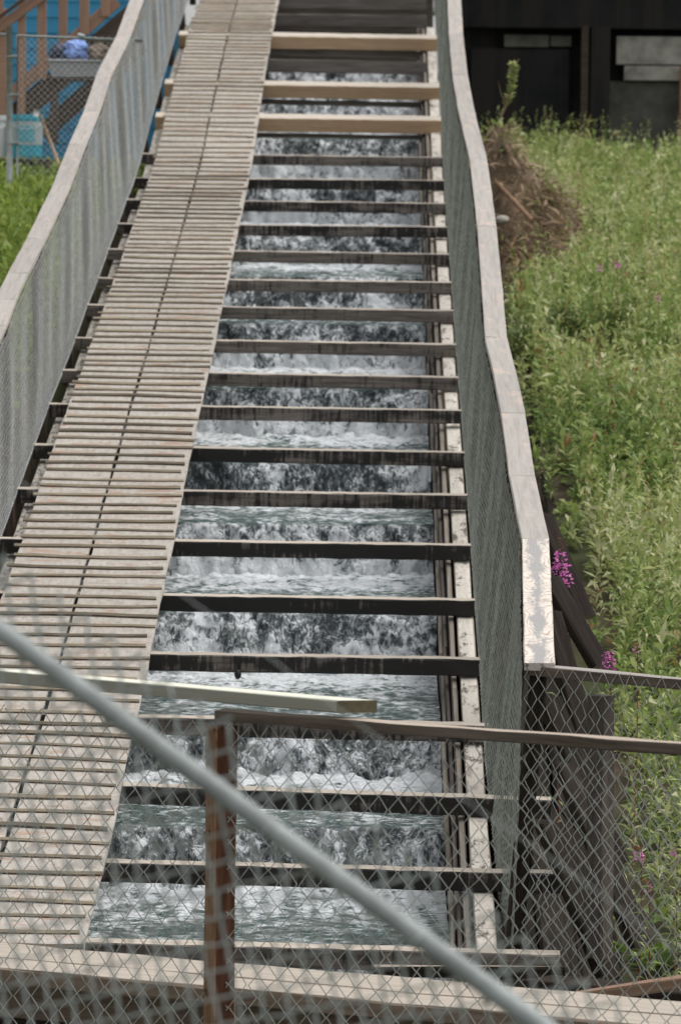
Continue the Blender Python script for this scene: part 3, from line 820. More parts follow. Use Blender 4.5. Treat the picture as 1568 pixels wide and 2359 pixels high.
# ------------------------------------------------------------------ near stair railing: big pipe, mesh, wire strands
nf_ = empty('pipe_railing', tuple(P(700, 2300, 8.4)), 'thick galvanised pipe railing with chain-link slanting down across the front', 'railing')
a = P(-260, 1261, 8.75); b = P(1560, 2593, 8.05)
npts = 12
tube('pipe', [a + (b-a)*(i/npts) for i in range(npts+1)], .0200, 'galv', nf_, n=20)
e1 = (b-a).normalized(); n3 = e1.cross(Vector((0, 0, 1))).normalized(); 
if n3.y > 0: n3 = -n3
e2 = n3.cross(e1).normalized()
if e2.z < 0: e2 = -e2
orgN = a - n3*.026
Hn = 1.5
def near_map(u_, v_, n_):
    w_ = v_ - (Hn-.115)
    return (orgN.x + e1.x*u_ + e2.x*w_ + n3.x*n_, orgN.y + e1.y*u_ + e2.y*w_ + n3.y*n_, orgN.z + e1.z*u_ + e2.z*w_ + n3.z*n_)
chainlink('wire_mesh', near_map, 2.15, Hn, .071, .071, .0040, 'wire_near', nf_, t=.004, wob=.002, ragged=.02)
for off in (.262,):
    s0 = orgN + e2*off
    tube('wire_strand', [s0 + e1*(2.2*i/20) + e2*random.uniform(-.004, .004) for i in range(21)],  .0007, 'wire_near', nf_, n=6)
for s in np.arange(.25, 2.0, .36):       # tie wires round the pipe
    c = a + e1*s; vs = []
    pts = [c + (e2*math.cos(t_) + n3*math.sin(t_))*.0222 + e1*.004*math.sin(t_*2) for t_ in np.linspace(0, 2*math.pi, 15)]
    tube('tie_wire', pts, .0017, 'wire_near', nf_, n=5, cap=False)

# ------------------------------------------------------------------ vegetation on the right slope
def meadow(n, xr, yr, inside):
    X = rng.uniform(*xr, n); Y = rng.uniform(*yr, n)
    k = inside(X, Y); return X[k], Y[k]
def edge_x(Y): return np.interp(Y, [19, 24, 30, 36, 40, 42.2, 44, 46.5, 49.5, 52, 60], [1.45, 1.45, 1.44, 1.29, 1.07, 1.04, 1.45, 1.95, 1.75, 1.2, 1.0])
# about 60 plants a square metre
X, Y = meadow(26500, (.9, 6.9), (18.5, 62), lambda x, y: (x > edge_x(y) + rng.uniform(-.10, .25, x.size)) & (x < .066*y+2.3))
cl_n = np.array([mnoise.noise((x*.9, y*.55, 3.0)) + .5*mnoise.noise((x*2.5, y*1.6, 8.0)) for x, y in zip(X, Y)])
Hh = np.clip(.42 + .40*cl_n + rng.normal(0, .12, X.size), .08, 1.1)
Hh = np.where(Y < 23, Hh*.85, Hh)
Hh *= np.clip((X-edge_x(Y))/.35+.45, .45, 1)
gz = ground_z(X, Y)
NLf = 17
pi = np.repeat(np.arange(X.size), NLf); fz = np.tile(np.linspace(.12, 1.0, NLf), X.size) + rng.uniform(-.04, .04, X.size*NLf)
lean = rng.normal(0, .13, (X.size, 2))
bx_ = X[pi] + lean[pi, 0]*fz*Hh[pi]; by_ = Y[pi] + lean[pi, 1]*fz*Hh[pi]; bz_ = gz[pi] + fz*Hh[pi]
ang = rng.uniform(0, 2*np.pi, pi.size); el = rng.normal(.45, .35, pi.size) + fz*.45
dv = np.stack([np.cos(ang)*np.cos(el), np.sin(ang)*np.cos(el), np.sin(el)], -1)
far = np.clip((Y[pi]-20)/40, 0, 1)
ln_ = rng.uniform(.055, .135, pi.size)*(1-.3*fz)*(1+.25*far)*np.repeat(rng.uniform(.6, 1.45, X.size), NLf); wd_ = ln_*rng.uniform(.18, .33, pi.size)*(1+.3*far)
ptint = rng.normal(0, .17, X.size) + .26*np.array([mnoise.noise((x*.9, y*.35, 61.0)) for x, y in zip(X, Y)]) + .22*np.array([mnoise.noise((x*3.2, y*2.0, 21.0)) for x, y in zip(X, Y)])
tint = np.clip(.40 + .22*cl_n[pi] + .24*fz + ptint[pi] + rng.normal(0, .12, pi.size), 0, .90)
redp = rng.uniform(0, 1, X.size) < .035
tint = np.where(redp[pi] & (rng.uniform(0, 1, pi.size) < .5), rng.uniform(.93, 1, pi.size), tint)
o = blades('ground_cover', np.stack([bx_, by_, bz_], -1), dv, ln_, wd_, tint, 'leaf'); tag(o, 'dense green weeds and fireweed leaves covering the slope right of the ladder', 'ground cover', kind='stuff')

# taller leafy stalks standing out of the ground cover
XT, YT_ = meadow(3000, (1.0, 6.9), (18.8, 61), lambda x, y: (x > edge_x(y)+.1) & (x < .066*y+2.2))
tn = np.array([mnoise.noise((x*.8, y*.5, 33.0)) for x, y in zip(XT, YT_)]); kp = tn > -.12; XT, YT_ = XT[kp], YT_[kp]
NT_ = 30; pi = np.repeat(np.arange(XT.size), NT_); fz = np.tile(np.linspace(.15, 1, NT_), XT.size)
HT = rng.uniform(.5, 1.05, XT.size)*np.where(YT_ < 23, .75, 1); le = rng.normal(0, .12, (XT.size, 2)); gz = ground_z(XT, YT_)
b3 = np.stack([XT[pi]+le[pi, 0]*fz, YT_[pi]+le[pi, 1]*fz, gz[pi]+fz*HT[pi]], -1)
ang = rng.uniform(0, 2*np.pi, pi.size); el = rng.normal(.35, .22, pi.size)+fz*.5
dv = np.stack([np.cos(ang)*np.cos(el), np.sin(ang)*np.cos(el), np.sin(el)], -1)
ln_ = rng.uniform(.08, .13, pi.size)*(1.1-.6*fz); wd_ = ln_*rng.uniform(.16, .26, pi.size)
tt_ = rng.uniform(.30, .78, XT.size); tint = np.clip(tt_[pi]+.12*fz+rng.normal(0, .07, pi.size), 0, .9)
dry = rng.uniform(0, 1, XT.size) < .10; tint = np.where(dry[pi] & (fz > .55), rng.uniform(.92, 1, pi.size), tint)
o = blades('weed_stalks', b3, dv, ln_, wd_, tint, 'leaf', droop=.4); tag(o, 'taller leafy stalks rising through the green slope on the right', 'weeds', kind='stuff')

# lush grass on the left
X, Y = meadow(5200, (-6.2, -2.85), (31.5, 56), lambda x, y: x > -.088*y-1.2)
NLf = 9
pi = np.repeat(np.arange(X.size), NLf)
cn = np.array([mnoise.noise((x*1.2, y*.7, 1.0)) for x, y in zip(X, Y)])
Hh = np.clip(.30+.14*cn+rng.normal(0, .05, X.size), .1, .6)
gz = ground_z(X, Y); fz = np.tile(np.linspace(0, .8, NLf), X.size)
b3 = np.stack([X[pi]+rng.normal(0, .03, pi.size), Y[pi]+rng.normal(0, .03, pi.size), gz[pi]+fz*Hh[pi]], -1)
ang = rng.uniform(0, 2*np.pi, pi.size); el = rng.uniform(.3, 1.4, pi.size)
dv = np.stack([np.cos(ang)*np.cos(el), np.sin(ang)*np.cos(el), np.sin(el)], -1)
ln_ = rng.uniform(.09, .2, pi.size); wd_ = ln_*rng.uniform(.14, .3, pi.size)
o = blades('grass', b3, dv, ln_, wd_, np.clip(.45+.25*cn[pi]+rng.normal(0, .2, pi.size), 0, 1), 'leaf_left'); tag(o, 'lush bright grass beyond the left fence below the blue house', 'grass', kind='stuff')

def bush(name, cx, cy, rx, ry, rz, n, mat, label, cat, ll=(.05, .09), tint=(.45, .2), wf_=.35):
    z0 = float(ground_z(cx, cy))
    root = empty(name, (cx, cy, z0), label, cat)
    cl_c = []
    for q in range(26):
        d = rng.normal(0, 1, 3); d /= np.linalg.norm(d); rr = rng.uniform(.35, 1)**.6
        cl_c.append((d[0]*rx*rr, d[1]*ry*rr, rz*.95 + d[2]*rz*.85*rr))
    cl_c = np.array(cl_c)
    k = rng.integers(0, len(cl_c), n)
    p = cl_c[k] + rng.normal(0, 1, (n, 3))*np.array([rx, ry, rz])*.16
    dv = p - np.array([0, 0, rz*.5]) + rng.normal(0, .3, (n, 3))*max(rx, rz)
    p[:, 2] = np.maximum(p[:, 2], .04); P_ = p + np.array([cx, cy, z0])
    l_ = rng.uniform(*ll, n); w_ = l_*wf_*rng.uniform(.7, 1.3, n)
    blades('crown', P_, dv, l_, w_, np.clip(rng.normal(tint[0], tint[1], n), 0, 1), mat, root)
    for q in range(5):
        e = cl_c[q]*.9
        tube('branch', [(cx+rng.normal(0, .03), cy+rng.normal(0, .03), z0-.05), (cx+e[0]*.4, cy+e[1]*.4, z0+e[2]*.5), (cx+e[0], cy+e[1], z0+e[2])], .009, 'stem', root, n=6, taper=.4)
    return root
def at_ground(x, y, Y0=20, Y1=64):
    lo, hi = Y0, Y1
    for _ in range(40):
        m_ = (lo+hi)/2; p = P(x, y, m_)
        if p.z > float(ground_z(p.x, m_)): lo = m_
        else: hi = m_
    return P(x, y, lo)
for (x, y, r_, n, lab) in ((1345, 830, .34, 2600, 'dark rounded bush in the middle of the right slope'),
                           (1215, 850, .22, 900, 'small green bush crowding the right rail at mid height'),
                           (1440, 700, .26, 1100, 'small leafy bush up the slope behind the dark one')):
    p = at_ground(x, y)
    bush('bush', p.x, p.y, r_*1.25, r_*1.2, r_, n, 'leaf_bush', lab, 'bush', ll=(.035, .075))
for (x, y, r_, n, lab) in ((1545, 2240, .22, 240, 'broad leaved bright weed at the lower right behind the mesh'),
                           (1400, 352, .34, 700, 'grey green weed clump in front of the dark shed, left of the pale panel'),
                           (1530, 350, .30, 600, 'yellowish weed clump in front of the shed at the right edge'),
                           (1290, 330, .16, 200, 'small weed at the top of the dirt pile, right side')):
    p = at_ground(x, y)
    bush('weed_clump', p.x, p.y, r_, r_, r_*.75, n, 'leaf_broad', lab, 'weed', ll=(.06, .12) if y > 1000 else (.05, .09), wf_=.55)

def fireweed(x, y, Y, h, hs, label, dens=90, lean=(0, 0)):
    """flower spike centred at a pixel; the stem goes down to the ground under it"""
    c = P(x, y, Y); zg = float(ground_z(c.x, c.y))
    base = Vector((c.x-lean[0], c.y, min(zg, c.z-h)-.02)); top = Vector((c.x+.01, c.y, c.z + hs*.9))
    root = empty('fireweed', tuple(base), label, 'flower', 'pink fireweed flowers')
    tube('stem', [base, base.lerp(top, .5)+Vector((.01, 0, 0)), top], .0045, 'red_stem', root, n=6, taper=.4)
    n = dens
    t_ = rng.uniform(-.5, .5, n); rad = hs*.33*(1-.55*(t_+.5))
    an = rng.uniform(0, 2*np.pi, n)
    pc = np.stack([c.x + np.cos(an)*rad*rng.uniform(.2, 1, n), c.y + np.sin(an)*rad*rng.uniform(.2, 1, n), c.z + t_*hs], -1)
    dv = np.stack([np.cos(an), np.sin(an), rng.normal(.1, .5, n)], -1)
    l_ = rng.uniform(.016, .028, n)
    blades('blossom', pc, dv, l_, l_*.85, rng.uniform(0, 1, n), 'petal', root, droop=.1)
    nl = 26; t2 = rng.uniform(.05, .9, nl); an = rng.uniform(0, 2*np.pi, nl); st = np.array(base)[None]*(1-t2[:, None]) + np.array(c)[None]*t2[:, None]
    dv = np.stack([np.cos(an), np.sin(an), rng.uniform(0, .8, nl)], -1)
    l_ = rng.uniform(.06, .11, nl)
    blades('foliage', st, dv, l_, l_*.2, rng.uniform(.3, .7, nl), 'leaf', root)
    nb = 14; t3 = rng.uniform(.5, .95, nb); an = rng.uniform(0, 2*np.pi, nb)
    pc = np.stack([c.x + 0*t3, c.y + 0*t3, c.z + t3*hs], -1); dv = np.stack([np.cos(an), np.sin(an), rng.uniform(.4, 1.2, nb)], -1)
    blades('bud', pc, dv, rng.uniform(.02, .035, nb), np.full(nb, .006), np.full(nb, .99), 'leaf', root)
fireweed(1290, 1310, 25.4, .5, .19, 'biggest pink fireweed spike beside the peeling end of the right rail', 150)
fireweed(1401, 1520, 24.2, .5, .115, 'pink fireweed just above the second fence rail', 50)
fireweed(1463, 1496, 25.5, .4, .03, 'tiny pink fireweed to the right of the one above the rail', 8)
fireweed(1418, 612, 39, .4, .07, 'faint pink fireweed high on the slope', 26)
fireweed(1380, 618, 39.5, .4, .055, 'paler fireweed left of the faint one high on the slope', 16)
fireweed(1513, 690, 37.5, .4, .05, 'small violet fireweed near the right edge on the upper slope', 14)
fireweed(1471, 1972, 22.6, .4, .05, 'small pink fireweed seen through the mesh above the lower props', 16)
fireweed(1490, 2050, 22.2, .4, .045, 'reddish pink fireweed lowest at the right behind the mesh', 10)
fireweed(1553, 1978, 22.8, .4, .05, 'pale pink fireweed at the right edge behind the mesh', 12)

# ------------------------------------------------------------------ dirt pile with dry stalks
pc = P(1160, 380, 47.5)
nxp, nyp = 46, 46
ux, uy = np.meshgrid(np.linspace(-1.15, 1.3, nxp), np.linspace(-2.2, 2.6, nyp))
cxp, cyp = 1.38, 47.6
base_ = ground_z(cxp+ux, cyp+uy)
bump_ = 1.62*np.exp(-((ux+.38)/.58)**2 - ((uy-.2)/1.25)**2) + .62*np.exp(-((ux-.45)/.42)**2 - ((uy+.3)/1.0)**2)
hz = base_ - .12 + bump_ + (.10*vnoise(ux, uy, 3.1, 4)+.05*vnoise(ux, uy, 8, 6))*np.clip(bump_*4, 0, 1)
pidx = np.arange(ux.size).reshape(ux.shape)
pf = np.stack([pidx[:-1, :-1], pidx[:-1, 1:], pidx[1:, 1:], pidx[1:, :-1]], -1).reshape(-1, 4)
dp = empty('dirt_pile', (cxp, cyp, float(ground_z(cxp, cyp))), 'brown heap of dug soil and dead roots behind the right rail', 'dirt pile')
mesh_np('soil_heap', np.stack([cxp+ux, cyp+uy, hz], -1).reshape(-1, 3), pf, 'dirt', dp, (cxp, cyp, 0.0), smooth=True)
n = 5200
ii = rng.integers(0, nyp-1, n*4); jj = rng.integers(0, nxp-1, n*4); kk = bump_[ii, jj] > .12
ii, jj = ii[kk][:n], jj[kk][:n]; n = len(ii)
b3 = np.stack([cxp+ux[ii, jj]+rng.normal(0, .03, n), cyp+uy[ii, jj]+rng.normal(0, .03, n), hz[ii, jj]-.01], -1)
dv = np.stack([rng.normal(.3, .6, n), rng.normal(-.4, .6, n), rng.uniform(-.3, .5, n)], -1)
l_ = rng.uniform(.05, .36, n)
blades('dead_roots', b3, dv, l_, l_*.05+.007, rng.uniform(0, 1, n), 'twig', dp)['kind'] = 'stuff'
n = 900
kk = rng.integers(0, n*4, n)
ii = rng.integers(0, nyp-1, n); jj = rng.integers(0, nxp-1, n)
b3 = np.stack([cxp+ux[ii, jj], cyp+uy[ii, jj], hz[ii, jj]], -1)
dv = np.stack([rng.normal(0, .6, n), rng.normal(-.2, .6, n), rng.uniform(.2, 1.2, n)], -1); l_ = rng.uniform(.07, .16, n)
blades('sprouts', b3, dv, l_, l_*.28, np.clip(rng.normal(.5, .2, n), 0, .9), 'leaf', dp)['kind'] = 'stuff'
for (x, y, r_, lab) in ((1106, 395, .05, 'pale stone in the dirt pile beside the right rail, upper one'), (1156, 505, .06, 'pale stone low on the dirt pile, lower one')):
    p = P(x, y, 46.6 if y < 450 else 45.2)
    vs = []; fs = []; nr, ns = 7, 12
    for q in range(nr+1):
        th = math.pi*q/nr
        for k in range(ns):
            ph = 2*math.pi*k/ns; d = Vector((math.sin(th)*math.cos(ph)*1.25, math.sin(th)*math.sin(ph), math.cos(th)*.7))
            vs.append(tuple(p + d*r_*(1+.25*mnoise.noise(d*1.7+Vector((x, 0, 0))))))
    for q in range(nr):
        for k in range(ns): fs.append((q*ns+k, (q+1)*ns+k, (q+1)*ns+(k+1) % ns, q*ns+(k+1) % ns))
    o = mesh_np('stone', np.array(vs), fs, 'stone', None, tuple(p)); tag(o, lab, 'stone')
o = tube('fallen_stick', [P(1142, 420, 45.3), P(1180, 460, 44.8), P(1225, 508, 44.3)], .022, 'post_bark', n=8); tag(o, 'brown stick lying down the front of the dirt pile', 'stick')
# tall seedling on the pile
sd = empty('sapling', tuple(P(1153, 262, 48.2)), 'tall pale green sapling standing on top of the dirt pile', 'plant')
pts = [P(1152, 268, 48.2), P(1172, 225, 48.2), P(1180, 190, 48.2), P(1184, 150, 48.2)]
tube('stem', pts, .016, 'stem', sd, n=7, taper=.5)
n = 190; tq = rng.beta(2.6, 1.1, n); pp3 = np.array([tuple(p) for p in pts]); ts = tq*3; i0 = np.minimum(ts.astype(int), 2)
b3 = pp3[i0]*(1-(ts-i0)[:, None]) + pp3[i0+1]*(ts-i0)[:, None]
an = rng.uniform(0, 2*np.pi, n); dv = np.stack([np.cos(an), np.sin(an), rng.uniform(.4, 1.6, n)], -1); l_ = rng.uniform(.05, .11, n)
blades('foliage', b3, dv, l_, l_*.4, rng.uniform(.5, .95, n), 'leaf', sd)
tube('side_shoot', [P(1164, 240, 48.2), P(1152, 212, 48.2), P(1147, 186, 48.2)], .010, 'stem', sd, n=6, taper=.5)

# ------------------------------------------------------------------ dark shed behind (right)
YS = 63.0
sh_ = empty('shed', (3.5, YS, .6), 'large dark shed with pale concrete panels behind the weeds', 'shed')
def qx(x): return P(x, 200, YS).x
def qz(y): return P(1300, y, YS).z
box('back_wall', (qx(1030), YS+.34, -.2), (qx(1568)+3.5, YS+.5, qz(-260)), 'tar', sh_)
box('eave_wall', (qx(1030), YS-.1, qz(66)), (qx(1568)+3.5, YS+.1, qz(-260)), 'tar', sh_)
box('roof', (qx(1010), YS-1.4, qz(-260)), (qx(1568)+4, YS+5, qz(-275)), 'tar', sh_)
box('wall_panel', (qx(1160), YS+.1, qz(109)), (qx(1262), YS+.22, qz(80)), 'concrete_mid', sh_)
box('wall_panel', (qx(1266), YS+.1, qz(107)), (qx(1314), YS+.22, qz(82)), 'concrete_dark', sh_)
box('base_wall', (qx(1085), YS+.14, -.2), (qx(1310), YS+.3, qz(112)), 'tar', sh_)
box('wall_panel', (qx(1418), YS+.02, qz(147)), (qx(1568)+1.2, YS+.2, qz(82)), 'concrete', sh_)
box('wall_panel', (qx(1436), YS-.02, qz(184)), (qx(1568)+1.2, YS+.2, qz(150)), 'concrete', sh_)
box('base_wall', (qx(1400), YS+.06, -.2), (qx(1568)+1.2, YS+.3, qz(186)), 'concrete_dark', sh_)
box('post', (qx(1336), YS-.16, -.2), (qx(1352), YS-.06, qz(60)), 'fence_post', sh_)
box('post', (qx(1358), YS-.12, -.2), (qx(1402), YS+.2, qz(60)), 'tar', sh_)
box('post', (qx(1562), YS-.22, -.2), (qx(1582), YS-.1, qz(150)), 'redboard', sh_)

# ------------------------------------------------------------------ blue house with stairs (left)
YH = 58.0
ho = empty('blue_house', (-6, YH, .3), 'blue painted house wall behind the wooden stairs at the upper left', 'house')
w0 = P(-260, 300, YH).x; w1 = P(420, 300, YH).x; zt_ = P(0, -300, YH).z
hw = []
zq = .1; k = 0
while zq < zt_:        # lapped siding, one course above another
    hw.append((zq, zq+.2)); zq += .2
vs = []; fs = []
for z0, z1 in hw:
    q = len(vs); vs += [(w0, YH-.012, z0), (w1, YH-.012, z0), (w1, YH+.004, z1), (w0, YH+.004, z1), (w0, YH+.004, z0), (w1, YH+.004, z0)]
    fs += [(q, q+1, q+2, q+3), (q, q+4, q+5, q+1)]
mesh_np('wall', np.array(vs), fs, 'blue_wall', ho, (-6, YH, .3))
box('foundation', (w0, YH-.02+.03, -.3), (w1, YH+.25, .1), 'tar', ho)
YT = 55.5
stx = empty('wooden_stairs', tuple(P(60, 330, YT)), 'stained wooden stairs with balusters climbing to the right in front of the blue house', 'stairs')
def seg2(name, p, q, w, mat, d=YT, th=.045, ofs=0):
    return board(name, P(*p, d+ofs), P(*q, d+ofs), w, th, [mat], stx, nrm=(0, -1, 0), seg=.5, jit=.001)
seg2('handrail', (-60,108), (165,-60), .12, 'stair', ofs=-.05)
seg2('handrail', (-60,84), (165,-84), .04, 'stair_dark', ofs=-.12)
for x0, x1 in ((-4,9), (42,60), (87,108), (136,156), (184,206), (233,254)):
    xm = (x0+x1)/2
    yb_ = np.interp(xm, [0, 56, 112, 210, 260], [360, 245, 140, 52, 10]) - 8
    board('baluster', P(xm, yb_+22, YT), P(xm, -40 - xm*.5, YT), (x1-x0)*YT/F, .04, ['stair'], stx, nrm=(0, -1, 0), seg=.6, jit=.001)
seg2('bottom_rail', (20,225), (270,2), .15, 'stair', ofs=.03)
seg2('stringer', (24,278), (330,15), .27, 'stair_dark', ofs=.12)
seg2('stringer', (96,308), (330,100), .22, 'stair_dark', ofs=.3)
for q in range(9):
    s = q/8; p = (20+s*300, 262-s*255)
    seg2('tread', p, (p[0]+42, p[1]-1), .05, 'stair_dark', ofs=.5, th=.25)
box('stair_post', (P(0,300,YT).x, YT-.02, .2), (P(14,300,YT).x, YT+.08, P(0,20,YT).z), 'stair', stx)

# storage things beside the stairs
YB = 50.5
def frustum(name, cx, cy, z0, z1, r0, r1, mat, parent=None, n=28, bands=None, mats=None, sq=0):
    hs = [z0, z1] if not bands else bands
    vs = []; fs = []; mi = []
    for z in hs:
        r = r0 + (r1-r0)*(z-z0)/(z1-z0)
        for k in range(n):
            an = 2*math.pi*k/n; vs.append((cx+r*math.cos(an), cy+r*math.sin(an), z))
    for i in range(len(hs)-1):
        for k in range(n):
            k2 = (k+1) % n; fs.append((i*n+k, i*n+k2, (i+1)*n+k2, (i+1)*n+k))
            mi.append(i if mats else 0)
    e = (len(hs)-1)*n; fs += [tuple(range(n-1, -1, -1)), tuple(range(e, e+n))]; mi += [0, len(hs)-2 if mats else 0]
    return mesh_np(name, np.array(vs), fs, mats or mat, parent, (cx, cy, z0), midx=mi)
def bucket(px, wpx, y0, y1, body, lid, label, printed):
    c = P(px, (y0+y1)/2, YB); r = wpx/2*YB/F; z0 = P(px, y1, YB).z; z1 = P(px, y0, YB).z
    root = empty('bucket', (c.x, c.y, z0), label, 'bucket', 'plastic buckets')
    Hq = z1-z0
    frustum('body', c.x, c.y, z0, z1-.02, r*.92, r, body, root)
    frustum('lid', c.x, c.y, z1-.055, z1, r*1.05, r*1.05, lid, root)
    if printed:      # printed sleeve
        n = 20; vs = []; fs = []
        for z, rr in ((z0+Hq*.27, r*.945+.003), (z0+Hq*.83, r*.99+.003)):
            for k in range(n+1):
                an = -math.pi + math.pi*k/n; vs.append((c.x+rr*math.cos(an), c.y+rr*math.sin(an), z))
        for k in range(n): fs.append((k, k+1, n+2+k, n+1+k))
        lb = mesh_np('label', np.array(vs), fs, 'label_pale', root, (c.x, c.y, z0))
        vs = []; fs = []
        m = 12
        for z, rr in ((z0+Hq*.34, r*.95+.007), (z0+Hq*.72, r*.98+.007)):
            for k in range(m+1):
                an = -math.pi*.72 + math.pi*.40*k/m; vs.append((c.x+rr*math.cos(an), c.y+rr*math.sin(an), z))
        for k in range(m): fs.append((k, k+1, m+2+k, m+1+k))
        mesh_np('printed_patch', np.array(vs), fs, 'label_cyan', lb, (c.x, c.y, z0))
    pts = [Vector((c.x + r*1.06*math.cos(t_), c.y - r*.9*math.sin(t_)-.02, z1-.06-.10*math.sin(t_))) for t_ in np.linspace(0, math.pi, 12)]
    tube('handle', pts, .004, 'wire', root, n=6)
bucket(64, 72, 264, 360, 'teal', 'teal', 'teal bucket with a pale printed label behind the fence post', True)
bucket(-14, 62, 266, 362, 'white_plastic', 'white_plastic', 'plain white bucket at the left edge of the picture', False)
# grey tub with a blue tarp in it on a low stand
YTb = 51.5
tb = empty('storage_tub', tuple(P(175, 176, YTb)), 'shallow grey plastic tub raised in front of the stairs', 'tub')
def wedge(name, px0, px1, py0, py1, y, dep, inset, mat, parent):
    a0 = P(px0, py0, y); a1 = P(px1, py0, y); b0 = P(px0+inset, py1, y); b1 = P(px1-inset, py1, y)
    th = .02
    vs = [a0, a1, b1, b0]; vs = [tuple(q) for q in vs] + [(q.x, q.y+dep, q.z) for q in vs]
    fs = [(0, 3, 2, 1), (4, 5, 6, 7), (1, 2, 6, 5), (0, 4, 7, 3), (2, 3, 7, 6)]
    return mesh_np(name, np.array(vs), fs, mat, parent, tuple(a0))
wedge('tub_body', 113, 255, 140, 177, YTb, .45, 6, 'grey_plastic', tb)
tube('rim', [P(111, 139, YTb-.01), P(257, 141, YTb-.01)], .016, 'grey_plastic', tb, n=8)
# tarp: a crumpled lump
def lump(name, px0, px1, py0, py1, y, dep, mat, seed, label, cat):
    c = P((px0+px1)/2, (py0+py1)/2, y); rx = (px1-px0)/2*y/F; rz = (py1-py0)/2*y/F
    nr, ns = 18, 28; vs = []; fs = []
    for q in range(nr+1):
        th = math.pi*q/nr
        for k in range(ns):
            ph = 2*math.pi*k/ns; d = Vector((math.sin(th)*math.cos(ph), math.sin(th)*math.sin(ph), math.cos(th)))
            r_ = 1 + .35*mnoise.noise(d*1.6+Vector((seed, 0, 0))) + .15*mnoise.noise(d*4+Vector((seed, 3, 0)))
            vs.append((c.x+d.x*rx*r_, c.y+dep/2+d.y*dep/2*r_, c.z+d.z*rz*r_))
    for q in range(nr):
        for k in range(ns): fs.append((q*ns+k, (q+1)*ns+k, (q+1)*ns+(k+1) % ns, q*ns+(k+1) % ns))
    return tag(mesh_np(name, np.array(vs), fs, mat, None, tuple(c)), label, cat)
lump('tarp', 138, 205, 92, 142, YTb, .35, 'tarp', 3.3, 'crumpled bright blue tarp heaped in the grey tub', 'tarp')
lump('plastic_bag', 110, 168, 100, 145, YTb+.02, .34, 'tarp_dark', 9.1, 'dark navy plastic bag beside the blue tarp in the tub', 'bag')
lump('sack', 196, 258, 100, 146, YTb+.03, .34, 'deck_side', 5.7, 'brownish sack at the right end of the grey tub', 'sack')
st = empty('tub_stand', (P(180,260,YTb).x, YTb, .25), 'low dark plank stand carrying the grey tub', 'stand')
for x in (126, 240):
    board('leg', P(x, 330, YTb+.1), P(x, 184, YTb+.1), .09, .09, ['stair_dark'], st, nrm=(0, -1, 0), seg=.5)
box('shelf', (P(112,180,YTb).x, YTb-.02, P(0,184,YTb).z), (P(258,180,YTb).x, YTb+.45, P(0,178,YTb).z), 'stair_dark', st)
# broom leaning
br = empty('broom', tuple(P(142, 392, 49.5)), 'bare wooden handle with a white head leaning by the teal bucket', 'broom')
tube('handle', [P(142, 392, 49.5), P(92, 262, 49.7)], .019, 'stick', br, n=10)
tube('head', [P(84, 268, 49.7), P(86, 252, 49.7)], .035, 'white_plastic', br, n=10)
o = board('timber', P(-40, 402, 49.8), P(102, 403, 49.8), .12, .09, ['deck', 'stick'], seg=.4); tag(o, 'yellowish timber lying in the grass below the buckets', 'timber')
o = board('skid', P(-40, 378, 51), P(118, 380, 51), .6, .12, ['stair_dark'], seg=.4); tag(o, 'dark low pallet under the two buckets', 'pallet')

# distant chain-link gate
YG = 47.5
gt = empty('chain_link_gate', tuple(P(24, 430, YG)), 'galvanised chain-link gate and post in front of the blue house', 'gate')
tube('post', [P(23, 470, YG), P(23, 60, YG)], .034, 'galv', gt, n=14)
tube('frame', [P(41, 430, YG), P(41, 82, YG), P(330, 94, YG)], .018, 'galv', gt, n=10)
tube('frame', [P(24, 80, YG), P(-60, 78, YG)], .018, 'galv', gt, n=10)
for y in (130, 219, 330): tube('hinge', [P(18, y, YG-.02), P(44, y, YG-.02)], .016, 'galv', gt, n=8)
gA = P(41, 430, YG); gB = P(330, 440, YG); gh = P(41, 84, YG).z - gA.z
gd = (gB-gA); gd.z = 0; glen = gd.length; gd = gd/glen
chainlink('wire_mesh', lambda u_, v_, n_: (gA.x+gd.x*u_, gA.y+n_, gA.z+v_), glen, gh, .07, .07, .0019, 'wire', gt, wob=.002)
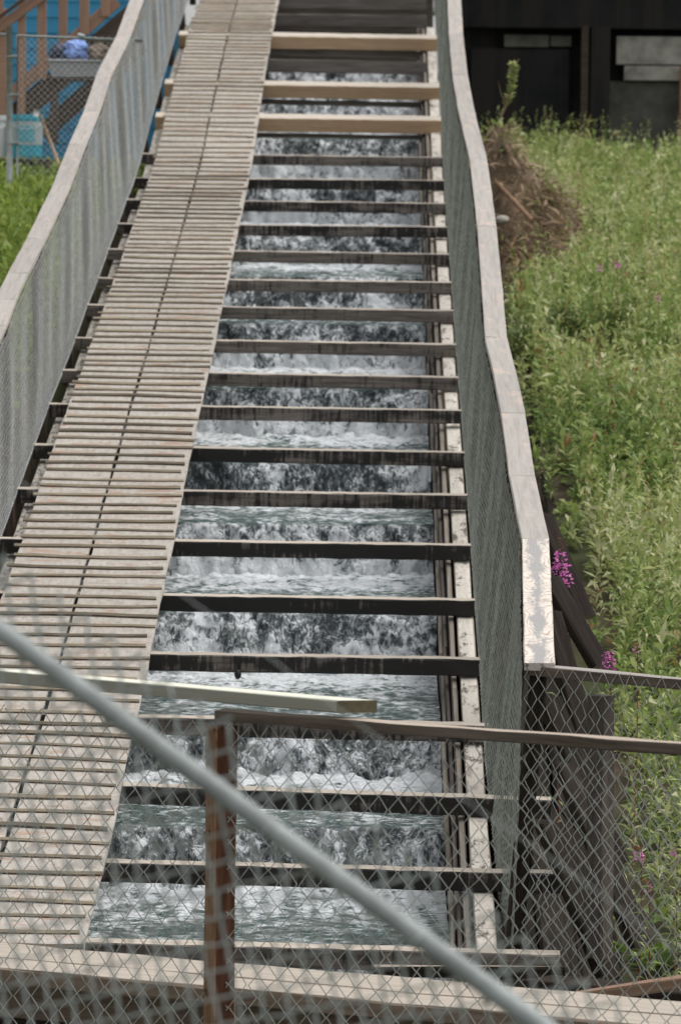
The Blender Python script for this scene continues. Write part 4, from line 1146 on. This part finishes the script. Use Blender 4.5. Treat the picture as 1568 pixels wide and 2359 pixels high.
o = tube('cloth_knot', [P(180, 80, YG-.03), P(196, 84, YG-.03)],   .02, 'label_pale', n=8); tag(o, 'small pale rag tied on the top bar of the gate', 'rag')

# ------------------------------------------------------------------ camera, light, world
cam = bpy.data.cameras.new('camera'); co = bpy.data.objects.new('camera', cam); COL.objects.link(co)
co.matrix_world = MT.to_4x4()
cam.sensor_fit = 'VERTICAL'; cam.sensor_height = 23.7; cam.sensor_width = 15.76; cam.lens = F/2358*23.7
cam.clip_start = .5; cam.clip_end = 1500
cam.dof.use_dof = True; cam.dof.focus_distance = 23.5; cam.dof.aperture_fstop = 3.8
sc.camera = co
SUN_EL, SUN_AZ = math.radians(64), math.radians(75)   # azimuth from +Y towards +X
sd_ = Vector((math.sin(SUN_AZ)*math.cos(SUN_EL), math.cos(SUN_AZ)*math.cos(SUN_EL), math.sin(SUN_EL)))
sl = bpy.data.lights.new('sun', 'SUN'); sl.energy = .9; sl.angle = math.radians(28); sl.color = (1, .965, .92)
so = bpy.data.objects.new('sun', sl); COL.objects.link(so); so.rotation_euler = sd_.to_track_quat('Z', 'Y').to_euler()
wd = bpy.data.worlds.new('World'); sc.world = wd; wd.use_nodes = True
nt = wd.node_tree; nt.nodes.clear()
sky = nt.nodes.new('ShaderNodeTexSky'); sky.sky_type = 'NISHITA'; sky.sun_disc = False
sky.sun_elevation = SUN_EL; sky.sun_rotation = SUN_AZ; sky.dust_density = 3; sky.air_density = 1.0; sky.ozone_density = 1
hs = nt.nodes.new('ShaderNodeHueSaturation'); hs.inputs['Saturation'].default_value = .14
bg = nt.nodes.new('ShaderNodeBackground'); bg.inputs[1].default_value = .15
wo = nt.nodes.new('ShaderNodeOutputWorld')
nt.links.new(sky.outputs[0], hs.inputs['Color']); nt.links.new(hs.outputs[0], bg.inputs[0]); nt.links.new(bg.outputs[0], wo.inputs[0])
sc.view_settings.view_transform = 'Standard'; sc.view_settings.look = 'None'
sc.view_settings.exposure = 0.50; sc.view_settings.gamma = 1.0
